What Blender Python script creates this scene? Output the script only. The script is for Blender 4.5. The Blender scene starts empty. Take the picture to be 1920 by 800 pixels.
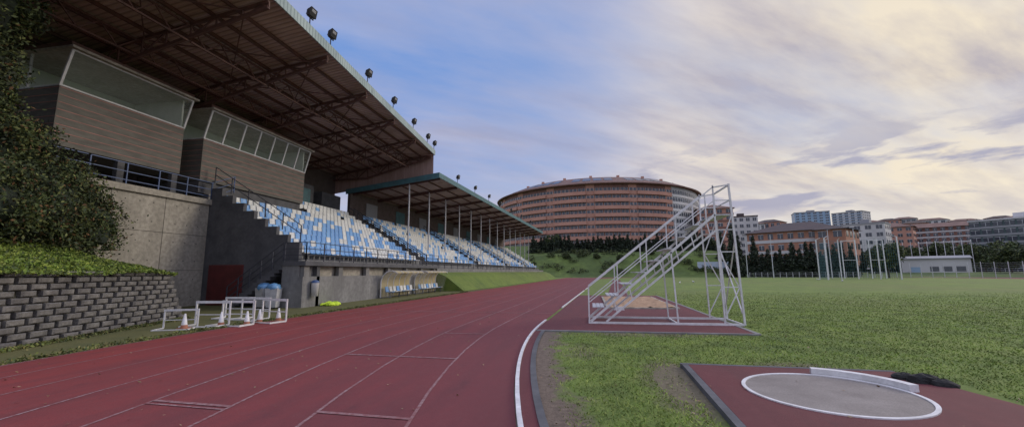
import bpy, math, random
import numpy as np
from mathutils import Vector, Matrix
random.seed(5); rng=np.random.default_rng(5)
S=bpy.context.scene; COL=S.collection
S.view_settings.view_transform='Standard'; S.view_settings.look='None'; S.view_settings.exposure=0
rad=math.radians

# ------------------------------------------------------------------ materials
def nmat(name):
    m=bpy.data.materials.new(name); m.use_nodes=True
    nt=m.node_tree; b=nt.nodes['Principled BSDF']; return m,nt,b
def noise(nt,vec,scale,detail=4,rough=.55,stretch=None):
    if stretch:
        mp=nt.nodes.new('ShaderNodeMapping'); mp.inputs['Scale'].default_value=stretch
        nt.links.new(vec,mp.inputs['Vector']); vec=mp.outputs['Vector']
    n=nt.nodes.new('ShaderNodeTexNoise'); n.inputs['Scale'].default_value=scale
    n.inputs['Detail'].default_value=detail; n.inputs['Roughness'].default_value=rough
    nt.links.new(vec,n.inputs['Vector']); return n.outputs['Fac']
def mrange(nt,val,a,b,c=0,d=1):
    n=nt.nodes.new('ShaderNodeMapRange'); n.inputs[1].default_value=a; n.inputs[2].default_value=b
    n.inputs[3].default_value=c; n.inputs[4].default_value=d
    nt.links.new(val,n.inputs[0]); return n.outputs[0]
def mixc(nt,fac,a,b,bt='MIX'):
    n=nt.nodes.new('ShaderNodeMix'); n.data_type='RGBA'; n.blend_type=bt
    for sock,v in ((n.inputs[0],fac),(n.inputs[6],a),(n.inputs[7],b)):
        if isinstance(v,(int,float)): sock.default_value=v
        elif isinstance(v,tuple): sock.default_value=(v+(1,))[:4]
        else: nt.links.new(v,sock)
    return n.outputs[2]
def mth(nt,op,a,b=None):
    n=nt.nodes.new('ShaderNodeMath'); n.operation=op
    for s,v in ((n.inputs[0],a),(n.inputs[1],b)):
        if v is None: continue
        if isinstance(v,(int,float)): s.default_value=v
        else: nt.links.new(v,s)
    return n.outputs[0]
def bump(nt,b,h,st,dist=.02):
    n=nt.nodes.new('ShaderNodeBump'); n.inputs['Strength'].default_value=st; n.inputs['Distance'].default_value=dist
    nt.links.new(h,n.inputs['Height']); nt.links.new(n.outputs[0],b.inputs['Normal'])
def pos(nt): return nt.nodes.new('ShaderNodeNewGeometry').outputs['Position']
def mat(name,c1,c2=None,scale=2,rough=.8,bst=0,bsc=30,metal=0,lo=.35,hi=.65,stretch=None,fine=.0,fsc=40):
    m,nt,b=nmat(name); b.inputs['Roughness'].default_value=rough; b.inputs['Metallic'].default_value=metal
    p=pos(nt)
    if c2 is None: c2=tuple(x*.75 for x in c1)
    f=mrange(nt,noise(nt,p,scale,6,.6,stretch),lo,hi)
    c=mixc(nt,f,c1,c2)
    if fine: c=mixc(nt,mrange(nt,noise(nt,p,fsc,3),.35,.65,0,fine),c,tuple(x*.4 for x in c1))
    nt.links.new(c,b.inputs['Base Color'])
    if bst: bump(nt,b,noise(nt,p,bsc,4),bst)
    return m
M={}
M['conc']=mat('light_concrete',(.46,.43,.36),(.30,.28,.23),.8,.9,.4,20,fine=.55,fsc=6,stretch=(1,1,.3))
M['concd']=mat('grey_concrete',(.27,.27,.26),(.165,.165,.16),.9,.9,.4,20,fine=.45,fsc=5,stretch=(1,1,.4))
M['dark']=mat('dark_render',(.125,.128,.135),(.075,.077,.082),1.2,.9,.2,30,fine=.3,fsc=6)
M['joint']=mat('dark_joint',(.06,.055,.05))  # dark backing in the wall panel joints, also the tie marks
M['clad']=mat('press_box_cladding',(.15,.145,.125),(.10,.097,.085),1.5,.85,.3,15,stretch=(1,1,4))
M['redline']=mat('rusty_red_line',(.38,.19,.16))
M['steel']=mat('rusty_brown_steel',(.13,.06,.045),(.075,.04,.033),3,.7)
M['tealsteel']=mat('teal_painted_steel',(.07,.19,.21),(.06,.13,.15),2,.6)
M['whitep']=mat('white_paint',(.76,.76,.76),(.58,.58,.57),4,.5,fine=.2,fsc=25)
M['whitef']=mat('window_frame_white',(.65,.67,.67))
M['galv']=mat('pale_galvanised_steel',(.6,.61,.62),(.45,.46,.47),5,.45,metal=.2)
M['blue']=mat('blue_paint',(.05,.1,.24),(.04,.08,.18),3,.5)
M['darkrail']=mat('dark_steel_rail',(.06,.065,.08))
M['inner']=mat('pale_interior',(.6,.66,.6),(.52,.58,.52))
M['door']=mat('dark_red_shutter',(.16,.03,.03),(.1,.022,.022),2,.6)
M['seatw']=mat('white_seat_plastic',(.68,.7,.68),(.52,.54,.52),.8,.45)
M['seatb']=mat('blue_seat_plastic',(.12,.29,.58),(.17,.38,.66),.7,.45)
M['tile']=mat('brown_roof_tile',(.24,.14,.11),(.16,.1,.08),.3,.8,fine=.5,fsc=1)
M['brick']=mat('salmon_brick',(.50,.27,.20),(.42,.22,.16),.15,.9)
M['brickd']=mat('dark_brick',(.22,.115,.09),(.17,.09,.07),.2,.9)
M['bricko']=mat('orange_brick',(.42,.21,.14),(.34,.17,.11),.15,.9)
M['plaster']=mat('off_white_plaster',(.58,.58,.57),(.46,.46,.45),.1,.9)
M['greyb']=mat('grey_render',(.3,.31,.32),(.24,.25,.26),.1,.9)
M['greenb']=mat('dark_green_cladding',(.06,.1,.1),(.05,.08,.08),.2,.6)
M['blueb']=mat('blue_glass_cladding',(.25,.38,.5),(.2,.3,.4),.2,.4)
M['darkroof']=mat('dark_slate_roof',(.09,.065,.06),(.06,.05,.05),.3,.8)
M['block']=mat('rough_retaining_block',(.24,.23,.21),(.11,.105,.10),2.5,.95,.9,25,fine=.6,fsc=12)
M['soil']=mat('soil',(.05,.045,.03),(.03,.03,.02))
M['sand']=mat('sand',(.42,.28,.17),(.3,.19,.11),2,.95,.6,20)
M['orange']=mat('faded_orange_plastic',(.4,.17,.1))
M['hiviz']=mat('high_visibility_yellow_cloth',(.6,.8,.05),(.45,.65,.04),8,.8)
M['blackc']=mat('black_netting',(.012,.014,.014),(.02,.02,.02),10,.9,.8,40)
M['bluebag']=mat('blue_plastic_bag',(.15,.35,.6),(.1,.25,.45),8,.35)
M['bark']=mat('bark',(.07,.05,.035),(.04,.03,.02),4,.9,.5)
M['fence']=mat('blue_white_fence_panel',(.5,.6,.72),(.4,.47,.55),.4,.6)
M['panel']=mat('solar_panel',(.02,.03,.06),(.03,.045,.08),1,.2)
def leafmat(n,c):
    m,nt,b=nmat(n); p=pos(nt)
    c2=tuple(x*.5 for x in c)
    nt.links.new(mixc(nt,mrange(nt,noise(nt,p,1.2,3),.38,.62),c,c2),b.inputs['Base Color'])
    b.inputs['Roughness'].default_value=.75
    return m
L1=[leafmat('leaf_dark',(.035,.055,.02)),leafmat('leaf_mid',(.085,.12,.035)),leafmat('leaf_light',(.17,.195,.055)),leafmat('leaf_rust',(.17,.09,.035))]
L2=[leafmat('cypress_dark',(.02,.035,.02)),leafmat('cypress_mid',(.035,.058,.026)),leafmat('cypress_light',(.06,.08,.035))]
def glass(name,c,r=.1,alpha=1):
    m,nt,b=nmat(name); b.inputs['Base Color'].default_value=c+(1,); b.inputs['Roughness'].default_value=r
    b.inputs['Alpha'].default_value=alpha; return m
M['glassd']=glass('dark_window_glass',(.05,.06,.075))
M['glassb']=glass('booth_glass',(.3,.36,.33),.08,.22)
M['yellowp']=glass('yellowed_translucent_panel',(.62,.52,.27),.4,.7)
M['clearp']=glass('clear_side_panel',(.5,.5,.42),.3,.22)
def ribmat(name,c1,c2,cd,per,bs):
    m,nt,b=nmat(name); p=pos(nt)
    sp=nt.nodes.new('ShaderNodeSeparateXYZ'); nt.links.new(p,sp.inputs[0])
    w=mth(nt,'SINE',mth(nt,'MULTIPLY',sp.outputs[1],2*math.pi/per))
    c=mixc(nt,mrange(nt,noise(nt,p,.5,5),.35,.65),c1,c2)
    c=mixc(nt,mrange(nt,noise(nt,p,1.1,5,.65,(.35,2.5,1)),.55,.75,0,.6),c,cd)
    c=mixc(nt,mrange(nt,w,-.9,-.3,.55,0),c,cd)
    nt.links.new(c,b.inputs['Base Color']); b.inputs['Roughness'].default_value=.7
    if bs: bump(nt,b,w,bs,.03)
    return m
M['roof']=ribmat('corrugated_roof_sheet',(.47,.345,.30),(.33,.235,.20),(.12,.08,.065),.28,.6)
M['fascia']=ribmat('pale_green_ribbed_fascia',(.4,.5,.49),(.28,.37,.37),(.1,.15,.16),.25,0)
def trackmat(name,dim=1.0):
    m,nt,b=nmat(name); p=pos(nt)
    sp=nt.nodes.new('ShaderNodeSeparateXYZ'); nt.links.new(p,sp.inputs[0])
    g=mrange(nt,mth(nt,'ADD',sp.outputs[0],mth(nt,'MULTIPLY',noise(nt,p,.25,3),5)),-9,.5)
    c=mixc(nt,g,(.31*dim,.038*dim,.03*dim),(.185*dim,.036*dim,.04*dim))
    c=mixc(nt,mrange(nt,noise(nt,p,.7,6,.65,(3,.5,1)),.35,.7,0,.55),c,(.10*dim,.028*dim,.032*dim))
    c=mixc(nt,mrange(nt,noise(nt,p,6,5,.7),.5,.75,0,.25),c,(.2,.08,.075))
    c=mixc(nt,mrange(nt,noise(nt,p,2.2,7,.7,(1,.6,1)),.6,.72,0,.45),c,(.07,.022,.026))
    c=mixc(nt,mrange(nt,noise(nt,p,90,2),.35,.7,0,.45),c,(.06,.018,.02))
    nt.links.new(c,b.inputs['Base Color']); b.inputs['Roughness'].default_value=.82
    bump(nt,b,noise(nt,p,120,2),.5,.01); return m
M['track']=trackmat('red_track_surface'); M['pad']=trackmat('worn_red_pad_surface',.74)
def linemat():
    m,nt,b=nmat('faded_white_line'); p=pos(nt)
    f=mrange(nt,noise(nt,p,14,5,.7),.36,.6)
    f2=mrange(nt,noise(nt,p,.5,4,.6),.35,.65,.1,.75)
    c=mixc(nt,f,(.38,.31,.31),(.2,.075,.075))
    nt.links.new(mixc(nt,f2,c,(.2,.07,.07)),b.inputs['Base Color']); b.inputs['Roughness'].default_value=.85; return m
M['line']=linemat()
def grassmat(name,near=True):
    m,nt,b=nmat(name); p=pos(nt)
    sp=nt.nodes.new('ShaderNodeSeparateXYZ'); nt.links.new(p,sp.inputs[0])
    c=mixc(nt,mrange(nt,noise(nt,p,.3,7,.65),.38,.62),(.155,.225,.03),(.09,.15,.022))
    c=mixc(nt,mrange(nt,noise(nt,p,1.6,6,.65),.4,.68,0,.55),c,(.2,.245,.05))
    c=mixc(nt,mrange(nt,noise(nt,p,.07,5,.6,(1,.45,1)),.45,.6,0,.5),c,(.15,.165,.045))
    c=mixc(nt,mrange(nt,noise(nt,p,.9,7,.75,(1,.5,1)),.5,.66,0,.6),c,(.065,.10,.02))
    c=mixc(nt,mrange(nt,noise(nt,p,25,4,.7),.45,.65,0,.45),c,(.06,.09,.018))
    if near:
        def dist(cx,cy,sx=1,sy=1):
            v=nt.nodes.new('ShaderNodeVectorMath'); v.operation='SUBTRACT'; nt.links.new(p,v.inputs[0]); v.inputs[1].default_value=(cx,cy,0)
            w=nt.nodes.new('ShaderNodeVectorMath'); w.operation='MULTIPLY'; nt.links.new(v.outputs[0],w.inputs[0]); w.inputs[1].default_value=(sx,sy,0)
            l=nt.nodes.new('ShaderNodeVectorMath'); l.operation='LENGTH'; nt.links.new(w.outputs[0],l.inputs[0]); return l.outputs['Value']
        n1=noise(nt,p,1.3,5,.65)
        soil=mixc(nt,mrange(nt,noise(nt,p,10,5,.7),.35,.65),(.19,.145,.105),(.10,.075,.055))
        d=dist(BC[0],BC[1])
        f=mrange(nt,mth(nt,'ADD',d,mth(nt,'MULTIPLY',n1,1.8)),36.4,36.75)
        f=mth(nt,'MULTIPLY',f,mrange(nt,sp.outputs[1],13,15,1,0))
        c=mixc(nt,f,c,soil)
        for (cx,cy,sx,sy,r) in ((1.3,7.1,1.6,.5,1.0),(1.0,12.2,.4,1.6,.9),(3.0,12.2,.6,1.8,.6),(3.6,8.5,.6,1.6,.6),(-.2,9.5,1.3,.5,.5)):
            f=mrange(nt,mth(nt,'ADD',dist(cx,cy,sx,sy),mth(nt,'MULTIPLY',n1,1.4)),r+.25,r+.75,.85,0)
            c=mixc(nt,f,c,soil)
    nt.links.new(c,b.inputs['Base Color']); b.inputs['Roughness'].default_value=.9
    bump(nt,b,noise(nt,p,35,5,.7),.7,.03); return m

# ------------------------------------------------------------------ mesh tools
class MB:
    def __init__(s): s.v=[];s.f=[];s.m=[]
    def poly(s,pts,m=0):
        i=len(s.v); s.v+=[tuple(p) for p in pts]; s.f.append(tuple(range(i,i+len(pts)))); s.m.append(m)
    def hexa(s,c,m=0):
        i=len(s.v); s.v+=[tuple(p) for p in c]
        for q in ((0,3,2,1),(4,5,6,7),(0,1,5,4),(1,2,6,5),(2,3,7,6),(3,0,4,7)): s.f.append(tuple(i+k for k in q)); s.m.append(m)
    def box(s,a,b,m=0):
        x0,x1=sorted((a[0],b[0]));y0,y1=sorted((a[1],b[1]));z0,z1=sorted((a[2],b[2]))
        s.hexa([(x0,y0,z0),(x1,y0,z0),(x1,y1,z0),(x0,y1,z0),(x0,y0,z1),(x1,y0,z1),(x1,y1,z1),(x0,y1,z1)],m)
    def beam(s,p,q,w,h=None,m=0):
        h=h or w; p=Vector(p);q=Vector(q); d=(q-p).normalized()
        up=Vector((0,0,1)) if abs(d.z)<.95 else Vector((0,1,0))
        r=d.cross(up).normalized()*w/2; u=r.cross(d).normalized()*h/2
        s.hexa([p-r-u,p+r-u,q+r-u,q-r-u,p-r+u,p+r+u,q+r+u,q-r+u],m)
    def cyl(s,p,q,r,n=8,m=0,r2=None,cap=True):
        r2=r if r2 is None else r2; p=Vector(p);q=Vector(q); d=(q-p).normalized()
        a=Vector((0,0,1)) if abs(d.z)<.9 else Vector((1,0,0))
        u=d.cross(a).normalized(); w=d.cross(u)
        i=len(s.v)
        for k in range(n):
            t=2*math.pi*k/n; e=u*math.cos(t)+w*math.sin(t); s.v.append(tuple(p+e*r)); s.v.append(tuple(q+e*r2))
        for k in range(n):
            j=(k+1)%n; s.f.append((i+2*k,i+2*j,i+2*j+1,i+2*k+1)); s.m.append(m)
        if cap:
            s.f.append(tuple(i+2*k for k in range(n))); s.m.append(m)
            s.f.append(tuple(i+2*k+1 for k in reversed(range(n)))); s.m.append(m)
    def prismY(s,prof,y0,y1,m=0):
        n=len(prof); i=len(s.v)
        s.v+=[(x,y0,z) for x,z in prof]+[(x,y1,z) for x,z in prof]
        for k in range(n):
            j=(k+1)%n; s.f.append((i+k,i+j,i+n+j,i+n+k)); s.m.append(m)
        s.f.append(tuple(i+k for k in range(n))); s.m.append(m); s.f.append(tuple(i+n+k for k in reversed(range(n)))); s.m.append(m)
    def lathe(s,prof,c=(0,0,0),n=16,m=0):
        i=len(s.v); k=len(prof)
        for a in range(n):
            t=2*math.pi*a/n
            for r,z in prof: s.v.append((c[0]+r*math.cos(t),c[1]+r*math.sin(t),c[2]+z))
        for a in range(n):
            b=(a+1)%n
            for j in range(k-1): s.f.append((i+a*k+j,i+b*k+j,i+b*k+j+1,i+a*k+j+1)); s.m.append(m)
WL={}
def setp(o,label=None,cat=None,group=None,kind=None):
    if label: o['label']=label
    if cat: o['category']=cat
    if group: o['group']=group
    if kind: o['kind']=kind
def thing(name,label,cat,loc=(0,0,0),group=None):
    o=bpy.data.objects.new(name,None); o.location=loc; o.empty_display_size=.2; COL.objects.link(o); WL[o.name]=Vector(loc); setp(o,label,cat,group); return o
def build(mb,name,mats,parent=None,label=None,cat=None,group=None,kind=None,smooth=False,origin=None):
    if not isinstance(mats,(list,tuple)): mats=[mats]
    V=np.array(mb.v,dtype=float)
    if parent is not None: og=WL[parent.name]
    elif origin is not None: og=Vector(origin)
    else: og=Vector(((V[:,0].min()+V[:,0].max())/2,(V[:,1].min()+V[:,1].max())/2,V[:,2].min()))
    V=V-np.array(og)
    me=bpy.data.meshes.new(name); me.from_pydata(V.tolist(),[],mb.f)
    for m in mats: me.materials.append(m)
    me.polygons.foreach_set('material_index',mb.m)
    if smooth: me.polygons.foreach_set('use_smooth',[True]*len(mb.f))
    me.update()
    o=bpy.data.objects.new(name,me); COL.objects.link(o)
    if parent is not None: o.parent=parent; o.location=(0,0,0); WL[o.name]=og.copy()
    else: o.location=og; WL[o.name]=og.copy()
    setp(o,label,cat,group,kind); return o
def dup(o,loc,rz=0,sc=None,par=None):
    c=o.copy(); COL.objects.link(c)
    if par is None:
        c.location=loc; c.rotation_euler=(0,0,rz)
        if sc: c.scale=(sc,sc,sc) if isinstance(sc,(int,float)) else sc
    else: c.parent=par
    for ch in list(o.children): dup(ch,None,par=c)
    return c
def nmesh(name,V,F,mi,mats,nper=4):
    me=bpy.data.meshes.new(name); nf=len(F)
    me.vertices.add(len(V)); me.vertices.foreach_set('co',np.asarray(V,dtype=np.float32).ravel())
    me.loops.add(nf*nper); me.loops.foreach_set('vertex_index',np.asarray(F,dtype=np.int32).ravel())
    me.polygons.add(nf); me.polygons.foreach_set('loop_start',np.arange(0,nf*nper,nper,dtype=np.int32))
    me.polygons.foreach_set('loop_total',np.full(nf,nper,dtype=np.int32))
    for m in mats: me.materials.append(m)
    me.polygons.foreach_set('material_index',np.asarray(mi,dtype=np.int32))
    me.update(calc_edges=True); me.validate(); return me
def leafcloud(name,P,size,mats,prob,parent=None,origin=(0,0,0),flat=False,**kw):
    P=np.asarray(P)-np.array(origin); n=len(P)
    A=rng.normal(size=(n,3)); 
    if flat: A[:,2]*=.15
    A/=np.linalg.norm(A,axis=1)[:,None]
    B=rng.normal(size=(n,3)); 
    if flat: B[:,2]*=.15
    B-=A*np.sum(A*B,axis=1)[:,None]; B/=np.linalg.norm(B,axis=1)[:,None]
    s=size*rng.uniform(.6,1.3,size=(n,1))
    V=np.stack([P-A*s,P-B*s*.5,P+A*s,P+B*s*.5],axis=1).reshape(-1,3)
    F=np.arange(4*n).reshape(n,4)
    mi=rng.choice(len(mats),size=n,p=prob)
    me=nmesh(name,V,F,mi,mats); o=bpy.data.objects.new(name,me); COL.objects.link(o)
    if parent is not None: o.parent=parent; o.location=(0,0,0)
    else: o.location=origin
    setp(o,**kw); return o
def clumps(blobs,n,ncl=30,cs=.28):
    out=[]; vol=np.array([b[3]*b[4]*b[5] for b in blobs])**.67; vol/=vol.sum()
    for b,f in zip(blobs,vol):
        k=int(n*f)
        d=rng.normal(size=(ncl,3)); d/=np.linalg.norm(d,axis=1)[:,None]
        c=d*rng.uniform(.62,1.0,size=(ncl,1))
        idx=rng.integers(0,ncl,size=k)
        q=c[idx]+rng.normal(size=(k,3))*cs*rng.uniform(.5,1,size=(ncl,1))[idx]
        out.append(q*np.array(b[3:6])+np.array(b[0:3]))
    return np.concatenate(out)
def blobcore(mb,b,f=.78,m=0,n=10):
    i=len(mb.v); k=7
    for a in range(k+1):
        ph=math.pi*a/k
        for t in range(n):
            th=2*math.pi*t/n; r=f*(1+random.uniform(-.12,.12))
            mb.v.append((b[0]+b[3]*r*math.sin(ph)*math.cos(th),b[1]+b[4]*r*math.sin(ph)*math.sin(th),b[2]+b[5]*r*math.cos(ph)))
    for a in range(k):
        for t in range(n):
            u=(t+1)%n; mb.f.append((i+a*n+t,i+(a+1)*n+t,i+(a+1)*n+u,i+a*n+u)); mb.m.append(m)
def polar(bear,d): return (d*math.sin(rad(bear)),d*math.cos(rad(bear)))

# ------------------------------------------------------------------ camera
cam=bpy.data.cameras.new('Camera'); co=bpy.data.objects.new('Camera',cam); COL.objects.link(co)
cam.sensor_width=36; cam.lens=780/1920*36; cam.clip_end=4000; cam.clip_start=.05
co.matrix_world=Matrix.Translation((0,0,1.7))@Matrix.Rotation(rad(10.43),4,'Z')@Matrix.Rotation(rad(90+8.03),4,'X')@Matrix.Rotation(rad(-.35),4,'Z')
S.camera=co

# ------------------------------------------------------------------ track frame
TA=rad(2.44)
def T(x,y): return (x*math.cos(TA)+y*math.sin(TA), -x*math.sin(TA)+y*math.cos(TA))
RI=36.5; CX=34.25; Y0=14.0; Y1=98.4
BC=T(CX,Y0)
def loop(r,seg=72):
    pts=[]
    for k in range(seg+1):
        t=math.pi+math.pi*k/seg; pts.append(T(CX+r*math.cos(t),Y0+r*math.sin(t)))
    for k in range(seg+1):
        t=math.pi*k/seg; pts.append(T(CX+r*math.cos(t),Y1+r*math.sin(t)))
    return pts
def ring(mb,r0,r1,z,m=0):
    a=loop(r0);b=loop(r1);n=len(a)
    for i in range(n):
        j=(i+1)%n; mb.poly([(a[i][0],a[i][1],z),(b[i][0],b[i][1],z),(b[j][0],b[j][1],z),(a[j][0],a[j][1],z)],m)
GM=grassmat('mown_grass')
mb=MB(); mb.poly([(-1800,-1800,0),(1800,-1800,0),(1800,1800,0),(-1800,1800,0)]); build(mb,'ground',GM,kind='structure',label='mown green infield grass with worn patches',origin=(0,0,0))
mv=mat('mossy_verge_turf',(.15,.145,.045),(.10,.11,.035),1.2,.95,.6,30,fine=.5,fsc=20)
mb=MB(); mb.poly([(-26,-8,.004),(-9,-8,.004),(-9,44,.004),(-26,44,.004)]); build(mb,'grass_verge',mv,kind='structure',label='mossy brown green verge beside the track')
mb=MB(); ring(mb,RI,RI+9.8,.008)
c=[T(CX-RI-9.8,Y1),T(CX-RI,Y1),T(CX-RI,Y1+24),T(CX-RI-9.8,Y1+24)]
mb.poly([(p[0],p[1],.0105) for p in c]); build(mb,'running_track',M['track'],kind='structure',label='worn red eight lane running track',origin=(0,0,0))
for k in range(1,9):
    mb=MB(); r=RI+1.222*k-(.05 if k==8 else 0); ring(mb,r-.021,r+.021,.0125)
    build(mb,'lane_marking',M['line'],kind='structure',label='faded white lane line on the red track',origin=(0,0,0))
def arcpt(r,yt):
    if yt>=Y0: return T(CX-r,yt)
    return T(CX-math.sqrt(r*r-(Y0-yt)**2),yt)
for (k0,k1,yt,w) in ((1,2,4.75,.035),(3,4,4.7,.035),(3,4,4.58,.02),(1,3,8.1,.035),(1,2,11.4,.035),(2,4,24,.05),(0,8,17.5,.04)):
    mb=MB(); a=arcpt(RI+1.222*k0,yt);b=arcpt(RI+1.222*k1,yt)
    mb.poly([(a[0],a[1]-w,.016),(a[0],a[1]+w,.016),(b[0],b[1]+w,.016),(b[0],b[1]-w,.016)])
    build(mb,'cross_marking',M['line'],kind='structure',label='faded white cross line on the red track')
def run(mb,r0,r1,ya,yb,z0,z1,step=.8,m=0):
    n=max(1,int((yb-ya)/step)) if ya<Y0 else max(1,int((yb-ya)/12))
    for i in range(n):
        y_a=ya+(yb-ya)*i/n; y_b=ya+(yb-ya)*(i+1)/n
        p=[arcpt(r1,y_a),arcpt(r0,y_a),arcpt(r0,y_b),arcpt(r1,y_b)]
        mb.hexa([(q[0],q[1],z0) for q in p]+[(q[0],q[1],z1) for q in p],m)
for ya,yb in ((-8,14.9),(20.2,39),(41,97)):
    mb=MB(); run(mb,RI-.08,RI-.02,ya,yb,0,.055); build(mb,'kerb_rail',M['whitep'],cat='kerb rail',label='low white metal kerb rail edging the inner lane',group='inner lane kerb rails')
mb=MB(); run(mb,RI-.26,RI-.08,-8,14.9,0,.02); build(mb,'kerb',M['pad'],kind='structure',label='red strip inside the kerb rail')
mb=MB(); run(mb,RI-.36,RI-.26,-8,12.4,0,.035); build(mb,'gutter',M['dark'],kind='structure',label='dark grey concrete gutter edge beside the grass')

# jumping / judges pad, runway, pit
def px0(y): return -2.12+.0426*y
mb=MB()
def slabq(xa0,xa1,xb0,xb1,ya,yb,z): mb.hexa([(xa0,ya,0),(xa1,ya,0),(xb1,yb,0),(xb0,yb,0),(xa0,ya,z),(xa1,ya,z),(xb1,yb,z),(xb0,yb,z)])
slabq(px0(12.45),4.3,px0(19.9),4.45,12.45,19.9,.03); slabq(px0(19.9),.7,px0(28.6),.7,19.9,28.6,.03); slabq(3.9,4.45,3.9,4.45,19.9,28.6,.03); slabq(px0(28.6),4.45,px0(31),4.45,28.6,31,.03)
build(mb,'pad_paving',M['pad'],kind='structure',label='worn dark red synthetic pad around the sand pit')
mb=MB(); mb.box((px0(12.4),12.34,0),(4.35,12.45,.04)); mb.beam((4.37,12.4,.02),(4.52,31,.02),.12,.04); build(mb,'pad_kerb',M['concd'],kind='structure',label='grey concrete edge of the pad')
mb=MB(); mb.poly([(1.2,31,.02),(2.6,31,.02),(6.0,88,.02),(4.6,88,.02)]); build(mb,'runway',M['pad'],kind='structure',label='narrow red long jump runway')
mb=MB(); nx,ny=14,34
xs=np.linspace(.82,3.78,nx); ys=np.linspace(20.02,28.48,ny); H=.05+.09*rng.random((nx,ny))
for i in range(nx-1):
    for j in range(ny-1): mb.poly([(xs[i],ys[j],H[i,j]),(xs[i+1],ys[j],H[i+1,j]),(xs[i+1],ys[j+1],H[i+1,j+1]),(xs[i],ys[j+1],H[i,j+1])])
build(mb,'sand_pit',M['sand'],kind='structure',label='long jump sand pit with raked orange sand',smooth=True)
mb=MB(); mb.box((.7,19.9,0),(.82,28.6,.09)); mb.box((3.78,19.9,0),(3.9,28.6,.09)); mb.box((.82,19.9,0),(3.78,20.02,.09)); mb.box((.82,28.48,0),(3.78,28.6,.09)); build(mb,'pit_kerb',M['conc'],kind='structure',label='pale kerb around the sand pit')
for i,(x,y) in enumerate(((1.0,19.2),(.2,20.6))):
    mb=MB(); mb.hexa([(x,y,.03),(x+.45,y,.03),(x+.45,y+.2,.03),(x,y+.2,.03),(x+.04,y+.02,.17),(x+.41,y+.02,.17),(x+.41,y+.18,.17),(x+.04,y+.18,.17)]); build(mb,'marker_block',M['whitep'],cat='marker block',label='small white concrete marker block beside the sand pit',group='white marker blocks')

# shot put pad
pts=[(1.55,3.9),(5.35,4.7),(4.8,8.0),(1.66,8.08)]
mb=MB(); mb.hexa([(x,y,0) for x,y in pts]+[(x,y,.075) for x,y in pts]); build(mb,'throwing_pad',M['pad'],kind='structure',label='raised dark red shot put pad')
mb=MB(); mb.beam((1.495,3.9,.035),(1.605,8.11,.035),.1,.085); mb.beam((1.54,8.135,.035),(4.8,8.055,.035),.1,.085)
build(mb,'pad_kerb',M['dark'],kind='structure',label='weathered concrete edge of the shot put pad')
sc=(3.13,6.55)
mb=MB(); n=64
for k in range(n):
    t0=2*math.pi*k/n;t1=2*math.pi*(k+1)/n
    mb.poly([(sc[0]+1.0*math.cos(t0),sc[1]+1.0*math.sin(t0),.079),(sc[0]+1.0*math.cos(t1),sc[1]+1.0*math.sin(t1),.079),(sc[0],sc[1],.079)])
build(mb,'throwing_circle',mat('worn_grey_concrete_floor',(.31,.28,.25),(.21,.185,.165),1.5,.85,.3,40,fine=.5,fsc=60),kind='structure',label='grey concrete shot put circle floor')
mb=MB()
for k in range(n):
    t0=2*math.pi*k/n;t1=2*math.pi*(k+1)/n
    c=[(sc[0]+r*math.cos(t),sc[1]+r*math.sin(t)) for t,r in ((t0,1.0),(t0,1.05),(t1,1.05),(t1,1.0))]
    mb.hexa([(x,y,.07) for x,y in c]+[(x,y,.09) for x,y in c])
build(mb,'circle_rim',M['whitep'],cat='circle rim',label='white metal rim ring of the shot put circle')
mb=MB(); k=12
for i in range(k):
    t0=rad(10+66*i/k);t1=rad(10+66*(i+1)/k)
    c=[(sc[0]+r*math.cos(t),sc[1]+r*math.sin(t)) for t,r in ((t0,1.07),(t0,1.19),(t1,1.19),(t1,1.07))]
    mb.hexa([(x,y,.075) for x,y in c]+[(x,y,.17) for x,y in c])
build(mb,'toe_board',M['whitep'],cat='toe board',label='white curved wooden stop board on the shot put circle')
mb=MB()
for b in ((4.75,7.35,.1,.22,.14,.1),(4.9,7.2,.08,.16,.14,.08),(4.62,7.55,.09,.16,.12,.08)): blobcore(mb,b,1,0,12)
build(mb,'folded_net',M['blackc'],cat='net',label='crumpled black netting heap beside the shot put pad')

# near grass blades
n=300000
Y=4+34*rng.random(n)**1.6; X=-2+rng.random(n)*(8+Y*1.0)
d=np.hypot(X-BC[0],Y-BC[1])
keep=((d<RI-.5-.9*rng.random(n))|(Y>14))&~((X>1.4)&(X<5.4)&(Y>3.8)&(Y<8.18))&~((X<4.6)&(Y>12.3))
keep&=~((np.hypot((X-1.3)*1.6,(Y-7.1)*.5)<.55)&(rng.random(n)<.85))
keep&=rng.random(n)<np.clip((38-Y)/22,0,1)
X=X[keep];Y=Y[keep];n=len(X)
h=rng.uniform(.012,.04,n);a=rng.uniform(0,6.28,n);w=.004+.0006*Y;lx=rng.normal(size=n)*.03;ly=rng.normal(size=n)*.03
V=np.stack([np.stack([X-w*np.cos(a),Y-w*np.sin(a),0*X],1),np.stack([X+w*np.cos(a),Y+w*np.sin(a),0*X],1),np.stack([X+lx,Y+ly,h],1)],1).reshape(-1,3)
me=nmesh('grass_blades',V,np.arange(3*n).reshape(n,3),rng.choice(3,size=n,p=[.2,.5,.3]),[leafmat('blade_dark',(.14,.21,.03)),leafmat('blade_mid',(.22,.33,.045)),leafmat('blade_light',(.33,.39,.08))],3)
o=bpy.data.objects.new('grass_blades',me);COL.objects.link(o);o['kind']='stuff';o['label']='short green grass blades of the infield lawn'
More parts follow.
